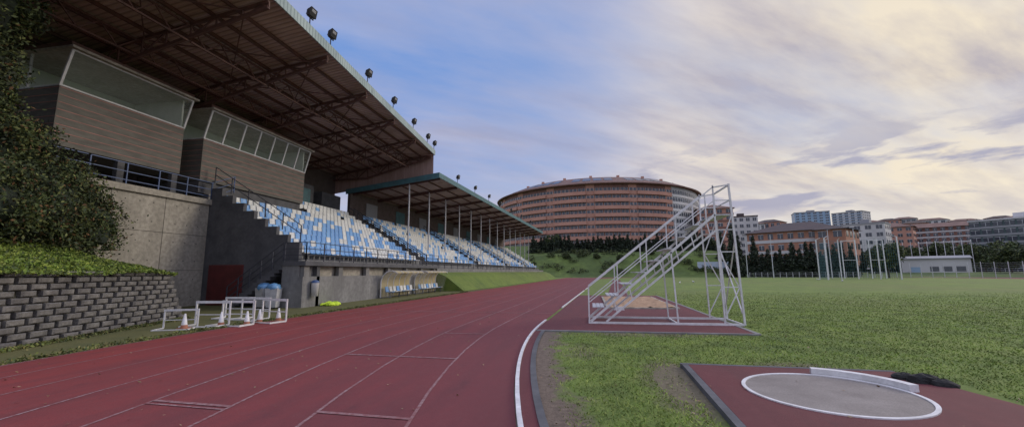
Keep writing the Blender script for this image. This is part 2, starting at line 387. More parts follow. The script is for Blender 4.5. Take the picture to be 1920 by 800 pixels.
# fallen leaves on track and pads
pp=[]
for k in range(420):
    x=random.uniform(-11,6);y=random.uniform(4,26); pp.append((x,y,.02 if x<1.5 or y>8.2 else .09))
leafcloud('fallen_leaves',pp,.028,[leafmat('dry_leaf',(.28,.17,.09)),leafmat('pale_dry_leaf',(.4,.3,.18))],[.6,.4],flat=True,kind='stuff',label='small dry leaves scattered on the track')

# ------------------------------------------------------------------ left embankment
W0=Vector((-11.2,2.2,0));W1=Vector((-15.6,14.0,0));W2=Vector((-21.25,18.2,0))
def wallside(x,y):
    def dd(a,b):
        dx,dy=b.x-a.x,b.y-a.y;L=math.hypot(dx,dy); return ((x-a.x)*(-dy)+(y-a.y)*dx)/L
    return min(dd(W0,W1),dd(W1,W2))
mb=MB(); g={}
xs=np.arange(-60,-10.9,.55); ys=np.arange(-12,19,.55)
def hz(x,y):
    d=wallside(x,y)
    z=1.74+.28*max(0,d-.5)+.05*math.sin(x*1.7+y)*math.cos(y*1.3)
    if y>12: z-=.12*(y-12)*min(1,max(0,d)/4)
    return z
for x in xs:
    for y in ys: g[(round(x,2),round(y,2))]=(wallside(x,y)>.35,hz(x,y))
for i in range(len(xs)-1):
    for j in range(len(ys)-1):
        q=[(xs[i],ys[j]),(xs[i+1],ys[j]),(xs[i+1],ys[j+1]),(xs[i],ys[j+1])]
        k=[g[(round(a,2),round(b,2))] for a,b in q]
        if all(e[0] for e in k): mb.poly([(a,b,e[1]) for (a,b),e in zip(q,k)])
bankm=mat('rough_bank_grass',(.2,.28,.035),(.13,.2,.03),1.2,.95,.8,25,fine=.5,fsc=15)
build(mb,'embankment',bankm,kind='structure',label='steep grassy bank above the retaining wall',smooth=True)
pp=[]
while len(pp)<34000:
    x=random.uniform(-22,-11);y=random.uniform(2,18.2)
    d=wallside(x,y)
    if .3<d<5.5: pp.append((x,y,hz(x,y)+random.uniform(0,.09)*(1 if d>.6 else .6)))
TU=[leafmat('tuft_a',(.18,.27,.035)),leafmat('tuft_b',(.3,.37,.06)),L1[1]]
leafcloud('bank_grass',pp,.06,TU,[.5,.3,.2],kind='stuff',label='rough grass tufts on the bank',origin=(-16,10,1.8))
# weeds along the foot of the walls and the track edge
pp=[]
dW=(W1-W0).normalized(); nW=Vector((dW.y,-dW.x,0))
for k in range(3800):
    u=random.uniform(0,(W1-W0).length); q=W0+dW*u+nW*abs(random.gauss(0,.16)); pp.append((q.x,q.y,random.uniform(.01,.07)))
for k in range(5200):
    yt=random.uniform(3,36); a=arcpt(RI+9.8+abs(random.gauss(0,.25)),yt); pp.append((a[0],a[1],random.uniform(.01,.05)))
leafcloud('verge_weeds',pp,.045,[leafmat('weed_a',(.16,.19,.04)),leafmat('weed_b',(.22,.2,.07)),L1[1]],[.45,.3,.25],kind='stuff',label='sparse weeds along the verge and wall foot')
wall=thing('retaining_wall','grey rough block retaining wall holding the grassy bank','wall',tuple(W1))
mb=MB(); core=MB()
for (A,B) in ((W0,W1),(W1,W2)):
    d=(B-A).normalized(); nrm=Vector((d.y,-d.x,0)); L=(B-A).length
    for c in range(11):
        z=.165*c; back=-.055*c
        u=(.28 if c%2 else 0)
        while u<L:
            l=.43+random.uniform(-.03,.03); j=random.uniform(-.025,.025)
            a=A+d*u; b=A+d*min(L,u+l)
            f=nrm*(back+j); g2=nrm*(back-.3)
            ch=.035; e=d*.05; Z=lambda q: Vector((0,0,z+q))
            mb.hexa([a+g2+Z(0),a+f-nrm*ch+Z(.01),b+f-nrm*ch+Z(.01),b+g2+Z(0),a+g2+Z(.155),a+f-nrm*ch+Z(.15),b+f-nrm*ch+Z(.15),b+g2+Z(.155)])
            mb.hexa([a+f-nrm*ch*1.02+Z(.012),a+e+f+Z(.035),b-e+f+Z(.035),b+f-nrm*ch*1.02+Z(.012),a+f-nrm*ch*1.02+Z(.148),a+e+f+Z(.13),b-e+f+Z(.13),b+f-nrm*ch*1.02+Z(.148)])
            u+=.56
    up=Vector((0,0,1.7))
    core.hexa([A-nrm*.9,A-nrm*.16,B-nrm*.16,B-nrm*.9,A-nrm*.9+up,A-nrm*.68+up,B-nrm*.68+up,B-nrm*.9+up])
build(mb,'block_facing',M['block'],parent=wall); build(core,'core',M['soil'],parent=wall)
def shrub(name,label,cat,blobs,n,ls,probs,cs=.25,ncl=60):
    b0=blobs[0]; t=thing(name,label,cat,(b0[0],b0[1],max(0,b0[2]-b0[5])))
    mb=MB()
    for b in blobs: blobcore(mb,b,.72)
    build(mb,'inner_foliage',L2[0],parent=t)
    leafcloud('foliage',clumps(blobs,n,ncl,cs),ls,L1,probs,parent=t,origin=tuple(WL[t.name]))
    mb=MB()
    for k in range(5):
        b=random.choice(blobs); mb.cyl((b0[0]+random.uniform(-.3,.3),b0[1]+random.uniform(-.3,.3),max(0,b0[2]-b0[5])-.3),(b[0],b[1],b[2]),.09,6,0,.03)
    build(mb,'stem',M['bark'],parent=t)
    return t
shrub('bush','dense dark green overgrown bush with rusty tints on the bank','bush',
  [(-19.6,11.2,3.9,2.0,1.9,2.0),(-20.0,13.2,3.7,1.3,1.3,1.5),(-18.6,8.8,3.9,2.0,2.2,1.7),(-20.4,12.2,5.2,1.4,1.4,1.2),(-18.0,6.0,4.2,2.2,2.4,2.4),(-20.3,9.5,6.0,2.0,2,1.6),(-20.6,11.6,6.6,.9,.8,.9)],80000,.065,[.36,.38,.18,.08],.17,110)
shrub('tree','tall dark evergreen tree leaning over the bank','tree',
  [(-20.6,8.6,8.4,2.2,2.0,2.2),(-21.0,9.4,11.2,2.0,2.0,2.0),(-20.4,10.0,8.5,1.0,1.1,1.5),(-21.2,10.6,12.0,1.2,1.2,1.4),(-19.6,7.0,10.2,2.4,2.2,3.0),(-22.5,10.5,14.2,1.9,1.9,1.8),(-20.5,7.5,14,2.7,2.7,2.7)],80000,.075,[.46,.36,.13,.05],.17,110)

# ------------------------------------------------------------------ grandstand near section
gs=thing('grandstand','concrete grandstand with cantilevered rusty steel roof and press boxes','grandstand',(-18,28,0))
P=lambda mb,name,mats,**k: build(mb,name,mats,parent=gs,**k)
NR=11; RX=-15.4; RD=.7; RZ=2.45; RH=.43
def rake():
    prof=[(RX,0)]
    for k in range(NR): prof+=[(RX-RD*k,RZ+RH*k),(RX-RD*(k+1),RZ+RH*k)]
    prof+=[(RX-RD*NR,RZ+RH*NR),(-26,RZ+RH*NR),(-26,0)]
    return prof
mb=MB(); mb.prismY(rake(),20.25,38.0); P(mb,'terrace',M['concd'])
prof=[(-14.2,0),(-14.2,2.3),(RX+.05,2.3)]
x=RX+.05;z=3.35
prof.append((x,z))
for k in range(8):
    x-=.74; prof.append((x,z)); z+=.46; prof.append((x,z))
prof+=[(-21.3,z),(-21.3,0)]
mb=MB(); mb.prismY(prof,20.0,20.25); P(mb,'end_wall',M['dark'])
mb=MB(); mb.box((-20.9,19.94,0),(-18.7,19.997,2.2))
for k in range(22): mb.box((-20.85,19.915,.05+.097*k),(-18.75,19.945,.1+.097*k))
P(mb,'roller_door',M['door'])
mb=MB(); mb.box((-14.45,18.9,0),(-14.2,38,1.55)); mb.box((-15.4,18.9,0),(-14.45,20.0,2.1)); P(mb,'front_wall',M['concd'])
for y in np.arange(19.2,38,3.0): mb=MB(); mb.box((-14.43,y-.2,1.552),(-14.22,y+.2,2.098)); P(mb,'pier',M['concd'])
mb=MB(); mb.box((-14.7,20.3,1.5),(-14.55,38,2.098)); P(mb,'recessed_panel',M['conc'])
mb=MB(); mb.box((-15.4,18.85,2.1),(-14.05,38,2.33)); P(mb,'walkway_slab',M['dark'])
def railing(name,pts,h,mats,rails=(1,.55,.15),ps=1.6,parent=gs,w=.045):
    mb=MB()
    for a,b in zip(pts[:-1],pts[1:]):
        a=Vector(a);b=Vector(b);L=(b-a).length;n=max(1,round(L/ps))
        for k in range(n+1):
            q=a+(b-a)*k/n; mb.beam(q,q+Vector((0,0,h)),w)
        for r in rails: mb.beam(a+Vector((0,0,h*r)),b+Vector((0,0,h*r)),w*.8)
    return build(mb,name,mats,parent=parent)
railing('railing',[(-15.35,18.95,2.33),(-14.12,18.95,2.33),(-14.12,37.9,2.33)],.95,M['darkrail'],(1,.66,.33,.1),1.5)
mb=MB(); ns=13
for k in range(ns): mb.box((-18.6+3.2/ns*k,18.95,max(0,2.33/ns*k-.25)),(-18.6+3.2/ns*(k+1),19.9,2.33/ns*(k+1)))
P(mb,'stair',M['dark'])
railing('stair_railing',[(-18.6,18.93,.1),(-15.4,18.93,2.33)],.95,M['darkrail'],(1,.66,.33),.8)
railing('stair_railing',[(-21.2,20.12,6.95),(-15.4,20.12,3.4)],.9,M['darkrail'],(1,.5),1.3)
mb=MB(); mb.box((-26,5,0),(-21.36,20.0,5.6),1)
for i,y in enumerate(np.arange(5,20,2.5)):
    for z0,z1 in ((0,1.9),(1.92,3.8),(3.82,5.6)):
        mb.box((-21.36,y+.015,z0),(-21.3,y+2.485,z1),0)
        for yy in (.6,1.25,1.9):
            for zz in (.45,1.4): mb.box((-21.3,y+yy-.025,z0+zz),(-21.296,y+yy+.025,z0+zz+.05),1)
mb.box((-21.36,5,5.6),(-21.15,20.0,5.9),0)
P(mb,'flank_wall',[M['conc'],M['joint']])
mb=MB(); mb.box((-26,5,5.602),(-21.36,20.2,5.88)); P(mb,'upper_deck',M['concd'])
railing('deck_railing',[(-21.25,8,5.9),(-21.25,20.0,5.9)],1.0,M['blue'],(1,.6,.2),1.5)
railing('deck_railing',[(-21.25,20.02,5.9),(-21.25,21.5,6.6)],1.0,M['blue'],(1,.6,.2),1.5)
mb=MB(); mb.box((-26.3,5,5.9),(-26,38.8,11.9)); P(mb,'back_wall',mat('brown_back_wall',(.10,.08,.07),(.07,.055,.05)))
mb=MB(); mb.box((-25.9,28.4,7.2),(-24.6,33.5,9.6)); mb.box((-25.9,35,7.2),(-24.8,38,9.4)); P(mb,'rear_cabin',M['dark'])
mb=MB(); mb.box((-24.6,29,7.3),(-24.55,30.6,9.2)); mb.box((-24.6,31.4,7.3),(-24.55,33,9.2)); P(mb,'rear_door',M['tealsteel'])
def pbox(y0,y1,npan,z0,zm,zt):
    xf=-21.6; xt=-21.15
    mb=MB(); mb.box((-25.9,y0,z0),(xf,y1,zm),0)
    nl=8
    for k in range(nl):
        z=z0+.22+(zm-z0-.3)*k/(nl-1)
        mb.box((xf,y0+.03,z),(xf+.012,y1-.03,z+.03),1)
        mb.box((-25.8,y0-.012,z),(xf-.03,y0,z+.03),1)
    bx=P(mb,'press_box',[M['clad'],M['redline']],label='grey ribbed press box with thin red lines and slanted windows')
    C=lambda mb,name,mats: build(mb,name,mats,parent=bx)
    mb=MB(); mb.box((-25.9,y0+.05,zm),(-24.9,y1-.05,zt)); mb.box((-24.9,y0+.05,zm+.003),(xf-.1,y1-.05,zm+.03)); mb.box((-24.9,y1-.15,zm+.03),(xf-.1,y1-.05,zt)); C(mb,'interior',M['inner'])
    mb=MB(); mb.box((-26,y0-.15,zt),(-20.95,y1+.15,zt+.1),0); mb.box((-25.9,y0-.05,zt+.1),(-21.2,y1+.05,zt+.34),1); C(mb,'roof_slab',[M['conc'],M['steel']])
    for k in range(npan):
        a=y0+(y1-y0)*k/npan; b=y0+(y1-y0)*(k+1)/npan
        mb=MB()
        mb.poly([(xf-.02,a+.04,zm+.03),(xf-.02,b-.04,zm+.03),(xt-.02,b-.04,zt-.03),(xt-.02,a+.04,zt-.03)],0)
        C(mb,'window',M['glassb'])
        fr=MB()
        for yy in ((a+.02,b-.02) if k==0 else (b-.02,)): fr.beam((xf-.02,yy,zm),(xt-.02,yy,zt),.07,.09)
        fr.beam((xf-.02,a,zm+.03),(xf-.02,b,zm+.03),.07,.06); fr.beam((xt-.02,a,zt-.04),(xt-.02,b,zt-.04),.06,.06)
        C(fr,'window_frame',M['whitef'])
    mb=MB(); mb.poly([(-24.9,y0+.02,zm+.02),(xf-.02,y0+.02,zm+.02),(xt-.02,y0+.02,zt-.02),(-24.9,y0+.02,zt-.02)]); C(mb,'side_window',M['glassb'])
    mb=MB(); mb.beam((-23.4,y0+.02,zm),(-23.4,y0+.02,zt),.07); mb.beam((-24.9,y0+.02,zm+.03),(xf,y0+.02,zm+.03),.06); C(mb,'side_frame',M['whitef'])
pbox(12.8,18.3,1,7.05,9.58,11.15)
pbox(19.5,28.2,7,7.0,9.42,11.1)
for y in (13,15.5,18.1): mb=MB(); mb.box((-21.9,y-.15,5.88),(-21.65,y+.15,7.048)); P(mb,'pier',M['dark'])
mb=MB(); mb.box((-25.9,19.6,6.3),(-21.75,28.1,6.998)); P(mb,'press_box_base',M['dark'])
# ---- roof of near section
def fx(y): return -13.5-(y-15)*(1.65/24)
def sz(x): return 13.85-(-13.5-x)*.15
ya,yb=7.0,39.0
mb=MB(); xb=-26.4
a0,a1=fx(ya),fx(yb)
mb.hexa([(xb,ya,sz(xb)),(a0,ya,sz(a0)),(a1,yb,sz(a1)),(xb,yb,sz(xb)),(xb,ya,sz(xb)+.1),(a0,ya,sz(a0)+.1),(a1,yb,sz(a1)+.1),(xb,yb,sz(xb)+.1)])
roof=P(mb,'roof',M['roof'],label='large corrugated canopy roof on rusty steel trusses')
Rf=lambda mb,name,mats,**k: build(mb,name,mats,parent=roof,**k)
mb=MB()
mb.hexa([(a0,ya,sz(a0)-.1),(a0+.07,ya,sz(a0)-.1),(a1+.07,yb,sz(a1)-.1),(a1,yb,sz(a1)-.1),(a0,ya,sz(a0)+.42),(a0+.07,ya,sz(a0)+.42),(a1+.07,yb,sz(a1)+.42),(a1,yb,sz(a1)+.42)])
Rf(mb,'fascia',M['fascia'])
mb=MB(); mb.poly([(xb,38.85,9.9),(a1-.05,38.85,11.35),(a1-.05,38.85,sz(a1)-.02),(xb,38.85,sz(xb)-.02)]); Rf(mb,'gable_panel',mat('brown_gable_sheet',(.42,.3,.26),(.3,.2,.17),1,.7,stretch=(4,1,.3)))
for i in range(10):
    x=-15.3-i*1.12; mb=MB(); mb.box((x-.05,ya,sz(x)-.17),(x+.05,yb-.2,sz(x)-.012)); Rf(mb,'purlin',M['steel'])
TY=[10,14.7,19.4,24.1,28.8,33.5,38.3]
for y in TY:
    mb=MB(); xf=fx(y)-.1; top=lambda x: sz(x)-.24
    zbk=11.3
    bot=lambda x: (sz(xf)-.5)+( (zbk-(sz(xf)-.5))*min(1,(xf-x)/(xf+22.2)) )
    mb.beam((xf,y,top(xf)),(-26,y,top(-26)),.12,.14)
    mb.beam((xf,y,bot(xf)),(-22.2,y,zbk),.13,.15); mb.beam((-22.2,y,zbk),(-26,y,11.25),.13,.15)
    n=9; X=[xf+( -25.5-xf)*k/n for k in range(n+1)]
    for k in range(n+1): mb.beam((X[k],y,bot(X[k])),(X[k],y,top(X[k])),.06)
    for k in range(n):
        if k%2: mb.beam((X[k],y,bot(X[k])),(X[k+1],y,top(X[k+1])),.06)
        else: mb.beam((X[k],y,top(X[k])),(X[k+1],y,bot(X[k+1])),.06)
    Rf(mb,'truss',M['steel'])
for x0 in (-17.6,-20.4):
    for a,b in zip(TY[:-1],TY[1:]):
        mb=MB(); zt=sz(x0)-.3; zb=zt-.75
        mb.beam((x0,a+.08,zt),(x0,b-.08,zt),.08); mb.beam((x0,a+.08,zb),(x0,b-.08,zb),.08)
        n=6
        for k in range(n):
            u0=a+.1+(b-a-.2)*k/n;u1=a+.1+(b-a-.2)*(k+1)/n
            mb.beam((x0,u0,zb if k%2 else zt),(x0,u1,zt if k%2 else zb),.05)
        Rf(mb,'lattice_girder',M['steel'])
for a,b in zip(TY[:-1],TY[1:]):
    for s in (0,1):
        mb=MB(); xa,xc=(-14.9,-20) if s else (-20,-14.9)
        mb.beam((xa,a+.1,sz(xa)-.34),(xc,b-.1,sz(xc)-.34),.05); Rf(mb,'wind_brace',M['steel'])
fl=thing('floodlight','black rectangular floodlight on a short bracket on the roof edge','floodlight',(0,0,0),group='floodlights along the roof edge')
mb=MB(); mb.cyl((0,0,0),(0,0,.4),.03); mb.beam((0,-.24,.4),(0,.24,.4),.04); mb.beam((0,-.24,.4),(0,-.24,.7),.035); mb.beam((0,.24,.4),(0,.24,.7),.035); build(mb,'bracket',M['darkrail'],parent=fl)
mb=MB(); mb.hexa([(-.1,-.2,.5),(.16,-.24,.42),(.16,.24,.42),(-.1,.2,.5),(-.02,-.2,.78),(.24,-.24,.86),(.24,.24,.86),(-.02,.2,.78)]); build(mb,'lamp_housing',M['blackc'],parent=fl)
mb=MB(); mb.poly([(.166,-.15,.5),(.166,.15,.5),(.235,.15,.79),(.235,-.15,.79)]); build(mb,'lens',M['greyb'],parent=fl)
fl.location=(fx(17.5),17.5,sz(fx(17.5))+.42)
for y in (19.4,23.9,28.2,32.6,36.5,38.6): dup(fl,(fx(y)+.03,y,sz(fx(y))+.42))

# ------------------------------------------------------------------ grandstand far section (built straight then turned)
BO=Vector((-14.45,38.1,0)); BA=rad(-3.0); BL=63
gb=thing('grandstand','long concrete grandstand section under a flat roof on slender posts','grandstand',tuple(BO))
def BW(x,y,z):
    v=Vector((x,y,z))-BO; c,s=math.cos(BA),math.sin(BA); return Vector((v.x*c-v.y*s,v.x*s+v.y*c,v.z))+BO
Q=lambda mb,name,mats,**k: build(mb,name,mats,parent=gb,**k)
ye=38.1+BL
mb=MB(); mb.prismY([(-14.3,0),(-14.3,2.1),(RX,2.1)]+rake()[1:],38.1,ye); Q(mb,'terrace',M['concd'])
mb=MB(); mb.box((-24.4,38.1,7.0),(-24.1,ye,10.0)); Q(mb,'back_wall',mat('dark_brown_wall',(.13,.1,.09),(.09,.07,.06)))  # back wall in its own dark brown
for i,y in enumerate(np.arange(41,ye-3,6.5)):
    mb=MB(); mb.box((-24.09,y,7.2),(-24.04,y+2.2,9.3)); Q(mb,'rear_door',M['tealsteel'] if i%2 else M['greyb'])
mb=MB(); mb.hexa([(-24.6,38.1,10.05),(-14.3,38.1,11.15),(-14.3,ye,11.15),(-24.6,ye,10.05),(-24.6,38.1,10.15),(-14.3,38.1,11.25),(-14.3,ye,11.25),(-24.6,ye,10.15)])
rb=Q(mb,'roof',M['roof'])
mb=MB(); mb.box((-14.3,38.0,10.95),(-14.22,ye,11.45)); build(mb,'fascia',M['tealsteel'],parent=rb)
mb=MB(); mb.hexa([(-24.6,38.0,9.8),(-14.3,38.0,10.9),(-14.3,38.09,10.9),(-24.6,38.09,9.8),(-24.6,38.0,10.3),(-14.3,38.0,11.45),(-14.3,38.09,11.45),(-24.6,38.09,10.3)]); build(mb,'end_fascia',M['tealsteel'],parent=rb)
for i in range(14):
    y=38.6+i*4.75
    mb=MB(); mb.hexa([(-24.4,y-.05,9.7),(-14.4,y-.05,10.85),(-14.4,y+.05,10.85),(-24.4,y+.05,9.7),(-24.4,y-.05,10.04),(-14.4,y-.05,11.12),(-14.4,y+.05,11.12),(-24.4,y+.05,10.04)]); build(mb,'rafter',M['steel'],parent=rb)
    k=int((RX+17.7)/RD); mb=MB(); mb.cyl((-17.7,y,RZ+RH*k),(-17.7,y,10.6),.075,10); Q(mb,'post',M['galv'])
for x in np.arange(-23.5,-14.6,1.5):
    z=11.15-(-14.3-x)*.1068; mb=MB(); mb.box((x-.04,38.2,z-.12),(x+.04,ye-.1,z-.003)); build(mb,'purlin',M['steel'],parent=rb)
railing('railing',[(-14.35,38.2,2.1),(-14.35,ye,2.1)],.95,M['darkrail'],(1,.5,.1),1.8,parent=gb)
AIS=[(36.9,38.4),(53.5,54.9),(70.0,71.4),(86,87.4)]
for (a,b) in AIS:
    par=gs if a<38 else gb
    for yy in (a,b):
        mb=MB()
        p0=Vector((RX+.1,yy if par is gb else min(yy,37.8),RZ)); p1=Vector((RX-RD*NR,p0.y,RZ+RH*NR))
        mb.beam(p0+Vector((0,0,.9)),p1+Vector((0,0,.9)),.06); mb.beam(p0+Vector((0,0,.5)),p1+Vector((0,0,.5)),.04)
        for k in range(9):
            q=p0+(p1-p0)*k/8; mb.beam(q-Vector((0,0,.2)),q+Vector((0,0,.9)),.06)
        build(mb,'aisle_railing',M['darkrail'],parent=par)
gb.rotation_euler=(0,0,BA)
for y in (43,49,55,61,68,76,85): 
    w=BW(-14.25,y,11.45); dup(fl,tuple(w),BA)
mb=MB()
def bnk(x,y,z): return tuple(BW(x,y,z))
ny=30
for j in range(ny):
    y0_=37.6+BL*1.06*j/ny; y1_=37.6+BL*1.06*(j+1)/ny
    for (xa,za,xb_,zb) in ((-14.25,1.75,-13.2,1.35),(-13.2,1.35,-11.4,.02)):
        mb.poly([bnk(xa,y0_,za),bnk(xb_,y0_,zb),bnk(xb_,y1_,zb),bnk(xa,y1_,za)])
mb.poly([bnk(-14.25,37.6,1.75),bnk(-14.25,37.6,0),bnk(-11.4,37.6,.02),bnk(-13.2,37.6,1.35)])
build(mb,'grass_bank',GM,kind='structure',label='grass bank in front of the far stand')

# ------------------------------------------------------------------ seats
def seatmesh(name,m):
    mb=MB(); w=.225
    prof=[(.38,.38),(.32,.41),(.1,.365),(0,.39),(-.05,.57),(-.09,.8)]
    th=.025
    low=[(x-.01,z-th) for x,z in prof[:-2]]+[(prof[-2][0]-th,prof[-2][1]),(prof[-1][0]-th,prof[-1][1])]
    cols=[(-w,.03),(-w*.8,0),(0,-.012),(w*.8,0),(w,.03)]
    n=len(prof);nc=len(cols)
    for (pf) in (prof,low):
        for (y,l) in cols:
            for k,(x,z) in enumerate(pf): mb.v.append((x+(l if k>3 else 0),y,z+(l if k<=3 else 0)))
    for c in range(nc-1):
        for k in range(n-1):
            a=c*n+k; mb.f.append((a,a+1,a+n+1,a+n)); mb.m.append(0); a+=nc*n; mb.f.append((a,a+n,a+n+1,a+1)); mb.m.append(0)
    for k in range(n-1):
        for c in (0,nc-1):
            a=c*n+k;b=a+nc*n; mb.f.append((a,b,b+1,a+1)); mb.m.append(0)
    for c in range(nc-1):
        for k in (0,n-1):
            a=c*n+k;b=a+nc*n; mb.f.append((a,a+n,b+n,b)); mb.m.append(0)
    mb.box((.02,-.06,-.0),(.1,.06,.36),1)
    me=bpy.data.meshes.new(name); me.from_pydata(mb.v,[],mb.f); me.materials.append(m); me.materials.append(M['concd']); me.polygons.foreach_set('material_index',mb.m); me.update(); return me
msw=seatmesh('white_seat',M['seatw']); msb=seatmesh('blue_seat',M['seatb'])
seats=[]
def iswhite(r,y):
    if y<38:
        p=.22 if y<28 else .5
        if y>28 and r>=6: p=.88
        if r<=1 and y>27: p=.75
        if 5<=r<=6 and y<30: p=.4
        if r>=7 and y<28: p=.55
    else:
        u=(y-38)%16.5
        p=.12 if (u<3 or u>14) else .85
        if r<2: p=.45
    return random.random()<p
for r in range(NR):
    x=RX-RD*r-.38; z=RZ+RH*r
    y=20.75
    while y<100.6:
        sec_b=y>38.4
        if any(a-.2<y<b+.2 for a,b in AIS) or (r>=8 and y<28.6) or random.random()<.015: y+=.5; continue
        p=BW(x,y,z) if sec_b else Vector((x,y,z))
        seats.append((p.length,p,BA if sec_b else 0,iswhite(r,y)))
        y+=.5
seats.sort(key=lambda s:s[0])
for i,(d,p,a,wh) in enumerate(seats[:298]):
    o=bpy.data.objects.new('stadium_seat',msw if wh else msb); COL.objects.link(o); o.location=p; o.rotation_euler=(0,0,a)
    setp(o,'white plastic bucket seat on a concrete terrace step' if wh else 'blue plastic bucket seat on a concrete terrace step','seat','seats on the grandstand terrace')
simple=[(.38,-.225,.39),(.38,.225,.39),(0,.225,.39),(0,-.225,.39),(-.09,-.225,.8),(-.09,.225,.8)]
mb=MB()
for (d,p,a,wh) in seats[298:]:
    c,s=math.cos(a),math.sin(a)
    q=[(p.x+x*c-y*s,p.y+x*s+y*c,p.z+z) for x,y,z in simple]; k=0 if wh else 1
    mb.poly([q[0],q[1],q[2],q[3]],k); mb.poly([q[3],q[2],q[5],q[4]],k)
    e=[(v[0],v[1],v[2]-.03) for v in q[:2]]; mb.poly([q[0],q[1],e[1],e[0]],k)
build(mb,'stadium_seats',[M['seatw'],M['seatb']],kind='stuff',label='rows of blue and white plastic seats on the far terraces',cat='seats',group='seats on the grandstand terrace')

# ------------------------------------------------------------------ dugouts
def dugout():
    t=thing('dugout','curved team dugout with yellowed translucent canopy and seats','dugout',(0,0,0),group='team dugouts in front of the stand')
    prof=[]
    for k in range(9):
        a=rad(180-125*k/8); prof.append((.75*math.cos(a)+.05,1.0+.85*math.sin(a)))
    prof=[(-.7,0.05)]+prof
    L=4.6; nb=5
    mb=MB()
    for i in range(nb):
        y0=L*i/nb+.03;y1=L*(i+1)/nb-.03
        for a,b in zip(prof[:-1],prof[1:]): mb.poly([(a[0],y0,a[1]),(a[0],y1,a[1]),(b[0],y1,b[1]),(b[0],y0,b[1])])
    build(mb,'canopy',M['yellowp'],parent=t,smooth=True)
    for i in range(nb+1):
        mb=MB(); y=L*i/nb
        for a,b in zip(prof[:-1],prof[1:]): mb.beam((a[0],y,a[1]),(b[0],y,b[1]),.06)
        build(mb,'rib',M['whitep'],parent=t)
    for y in (0,L):
        e=.01 if y else -.01
        mb=MB(); mb.poly([(a[0],y+e,a[1]) for a in prof]+[(.15,y+e,.4),(0.1,y+e,.05)]); build(mb,'side_panel',M['clearp'],parent=t)
    mb=MB(); mb.beam((-.1,.05,.36),(-.1,L-.05,.36),.08,.05); mb.beam((-.66,0,.05),(-.66,L,.05),.06)
    for y in np.linspace(.2,L-.2,4): mb.beam((-.1,y,0),(-.1,y,.36),.05)
    build(mb,'bench_frame',M['darkrail'],parent=t)
    for i in range(8):
        y=.35+i*.56; mb=MB(); mb.hexa([(-.35,y-.2,.4),(.08,y-.2,.42),(.08,y+.2,.42),(-.35,y+.2,.4),(-.35,y-.2,.44),(.08,y-.2,.46),(.08,y+.2,.46),(-.35,y+.2,.44)]); mb.hexa([(-.42,y-.2,.42),(-.36,y-.2,.42),(-.36,y+.2,.42),(-.42,y+.2,.42),(-.48,y-.2,.78),(-.44,y-.2,.78),(-.44,y+.2,.78),(-.48,y+.2,.78)])
        build(mb,'seat',M['seatw'] if i%3 else M['seatb'],parent=t)
    return t
dg=dugout(); dg.location=(-13.3,26.6,0); dup(dg,(-13.3,32.2,0))

# ------------------------------------------------------------------ hurdles, cones, bins
hd=thing('hurdle','white metal training hurdle standing at the track edge','hurdle',(0,0,0),group='hurdles stored beside the track')
for sx in (-.58,.58):
    mb=MB(); mb.beam((sx,0,.03),(sx,-.65,.03),.05,.05); mb.beam((sx,0,.03),(sx,0,.8),.045); build(mb,'leg',M['whitep'],parent=hd)
mb=MB(); mb.box((-.61,-.02,.72),(.61,.015,.80)); build(mb,'top_bar',M['whitep'],parent=hd)
mb=MB(); mb.beam((-.58,0,.35),(.58,0,.35),.03); mb.beam((-.58,-.62,.03),(.58,-.62,.03),.04); build(mb,'cross_bar',M['whitep'],parent=hd)
hd.location=(-12.9,11.5,0); hd.rotation_euler=(0,0,rad(25)); hd.scale=(.8,1,.75)
for (x,y,a) in ((-12.45,12.2,8),(-11.75,12.5,4),(-11.2,13.5,-10),(-13.5,14.4,5),(-12.6,14.2,3)):
    dup(hd,(x,y,.01),rad(a),(1,1,1))
cn=thing('traffic_cone','small worn white traffic cone with dull orange base','cone',(0,0,0),group='traffic cones by the hurdles')
mb=MB(); mb.box((-.14,-.14,0),(.14,.14,.03)); build(mb,'base',M['orange'],parent=cn)
mb=MB(); mb.lathe([(.10,.03),(.085,.12)],n=14,m=1); mb.lathe([(.085,.12),(.025,.46),(0,.465)],n=14,m=0); build(mb,'cone_body',[M['whitep'],M['orange']],parent=cn,smooth=True)
cn.location=(-12.6,11.35,.01)
for (x,y) in ((-12.0,12.1),(-11.3,12.4),(-11.35,13.0),(-11.1,13.6)): dup(cn,(x,y,.01))
def wbin(loc,lid,label,rz=0):
    t=thing('wheeled_bin',label,'bin',(0,0,0))
    mb=MB(); mb.hexa([(-.22,-.24,.08),(.22,-.24,.08),(.22,.24,.08),(-.22,.24,.08),(-.28,-.3,1.0),(.28,-.3,1.0),(.28,.3,1.0),(-.28,.3,1.0)]); build(mb,'bin_body',M['galv'],parent=t)
    mb=MB(); blobcore(mb,(0,0,1.02,.33,.35,.22),1,0,12); build(mb,'bin_bag',lid,parent=t,smooth=True)
    for s in (-.2,.2):
        mb=MB(); mb.cyl((-.22,s-.03,.09),(-.22,s+.03,.09),.09,12); build(mb,'wheel',M['blackc'],parent=t)
    t.location=loc; t.rotation_euler=(0,0,rz); return t
wbin((-15.3,18.3,0),M['bluebag'],'pale wheeled bin overflowing with a blue bag by the stairs',.3)
wbin((-16.0,18.5,0),M['bluebag'],'grey wheeled bin with blue liner beside the stairs',-.2)
t=thing('litter_bin','white cylindrical litter bin fixed to the concrete wall','litter bin',(-13.98,19.6,0))
mb=MB(); mb.lathe([(0,.55),(.17,.55),(.19,1.2),(.2,1.22)],(-13.98,19.6,0),16); build(mb,'bin_body',M['whitep'],parent=t,smooth=True)
mb=MB(); mb.lathe([(.2,1.22),(.19,1.3),(.1,1.36),(0,1.37)],(-13.98,19.6,0),16); build(mb,'bin_lid',M['blue'],parent=t,smooth=True)
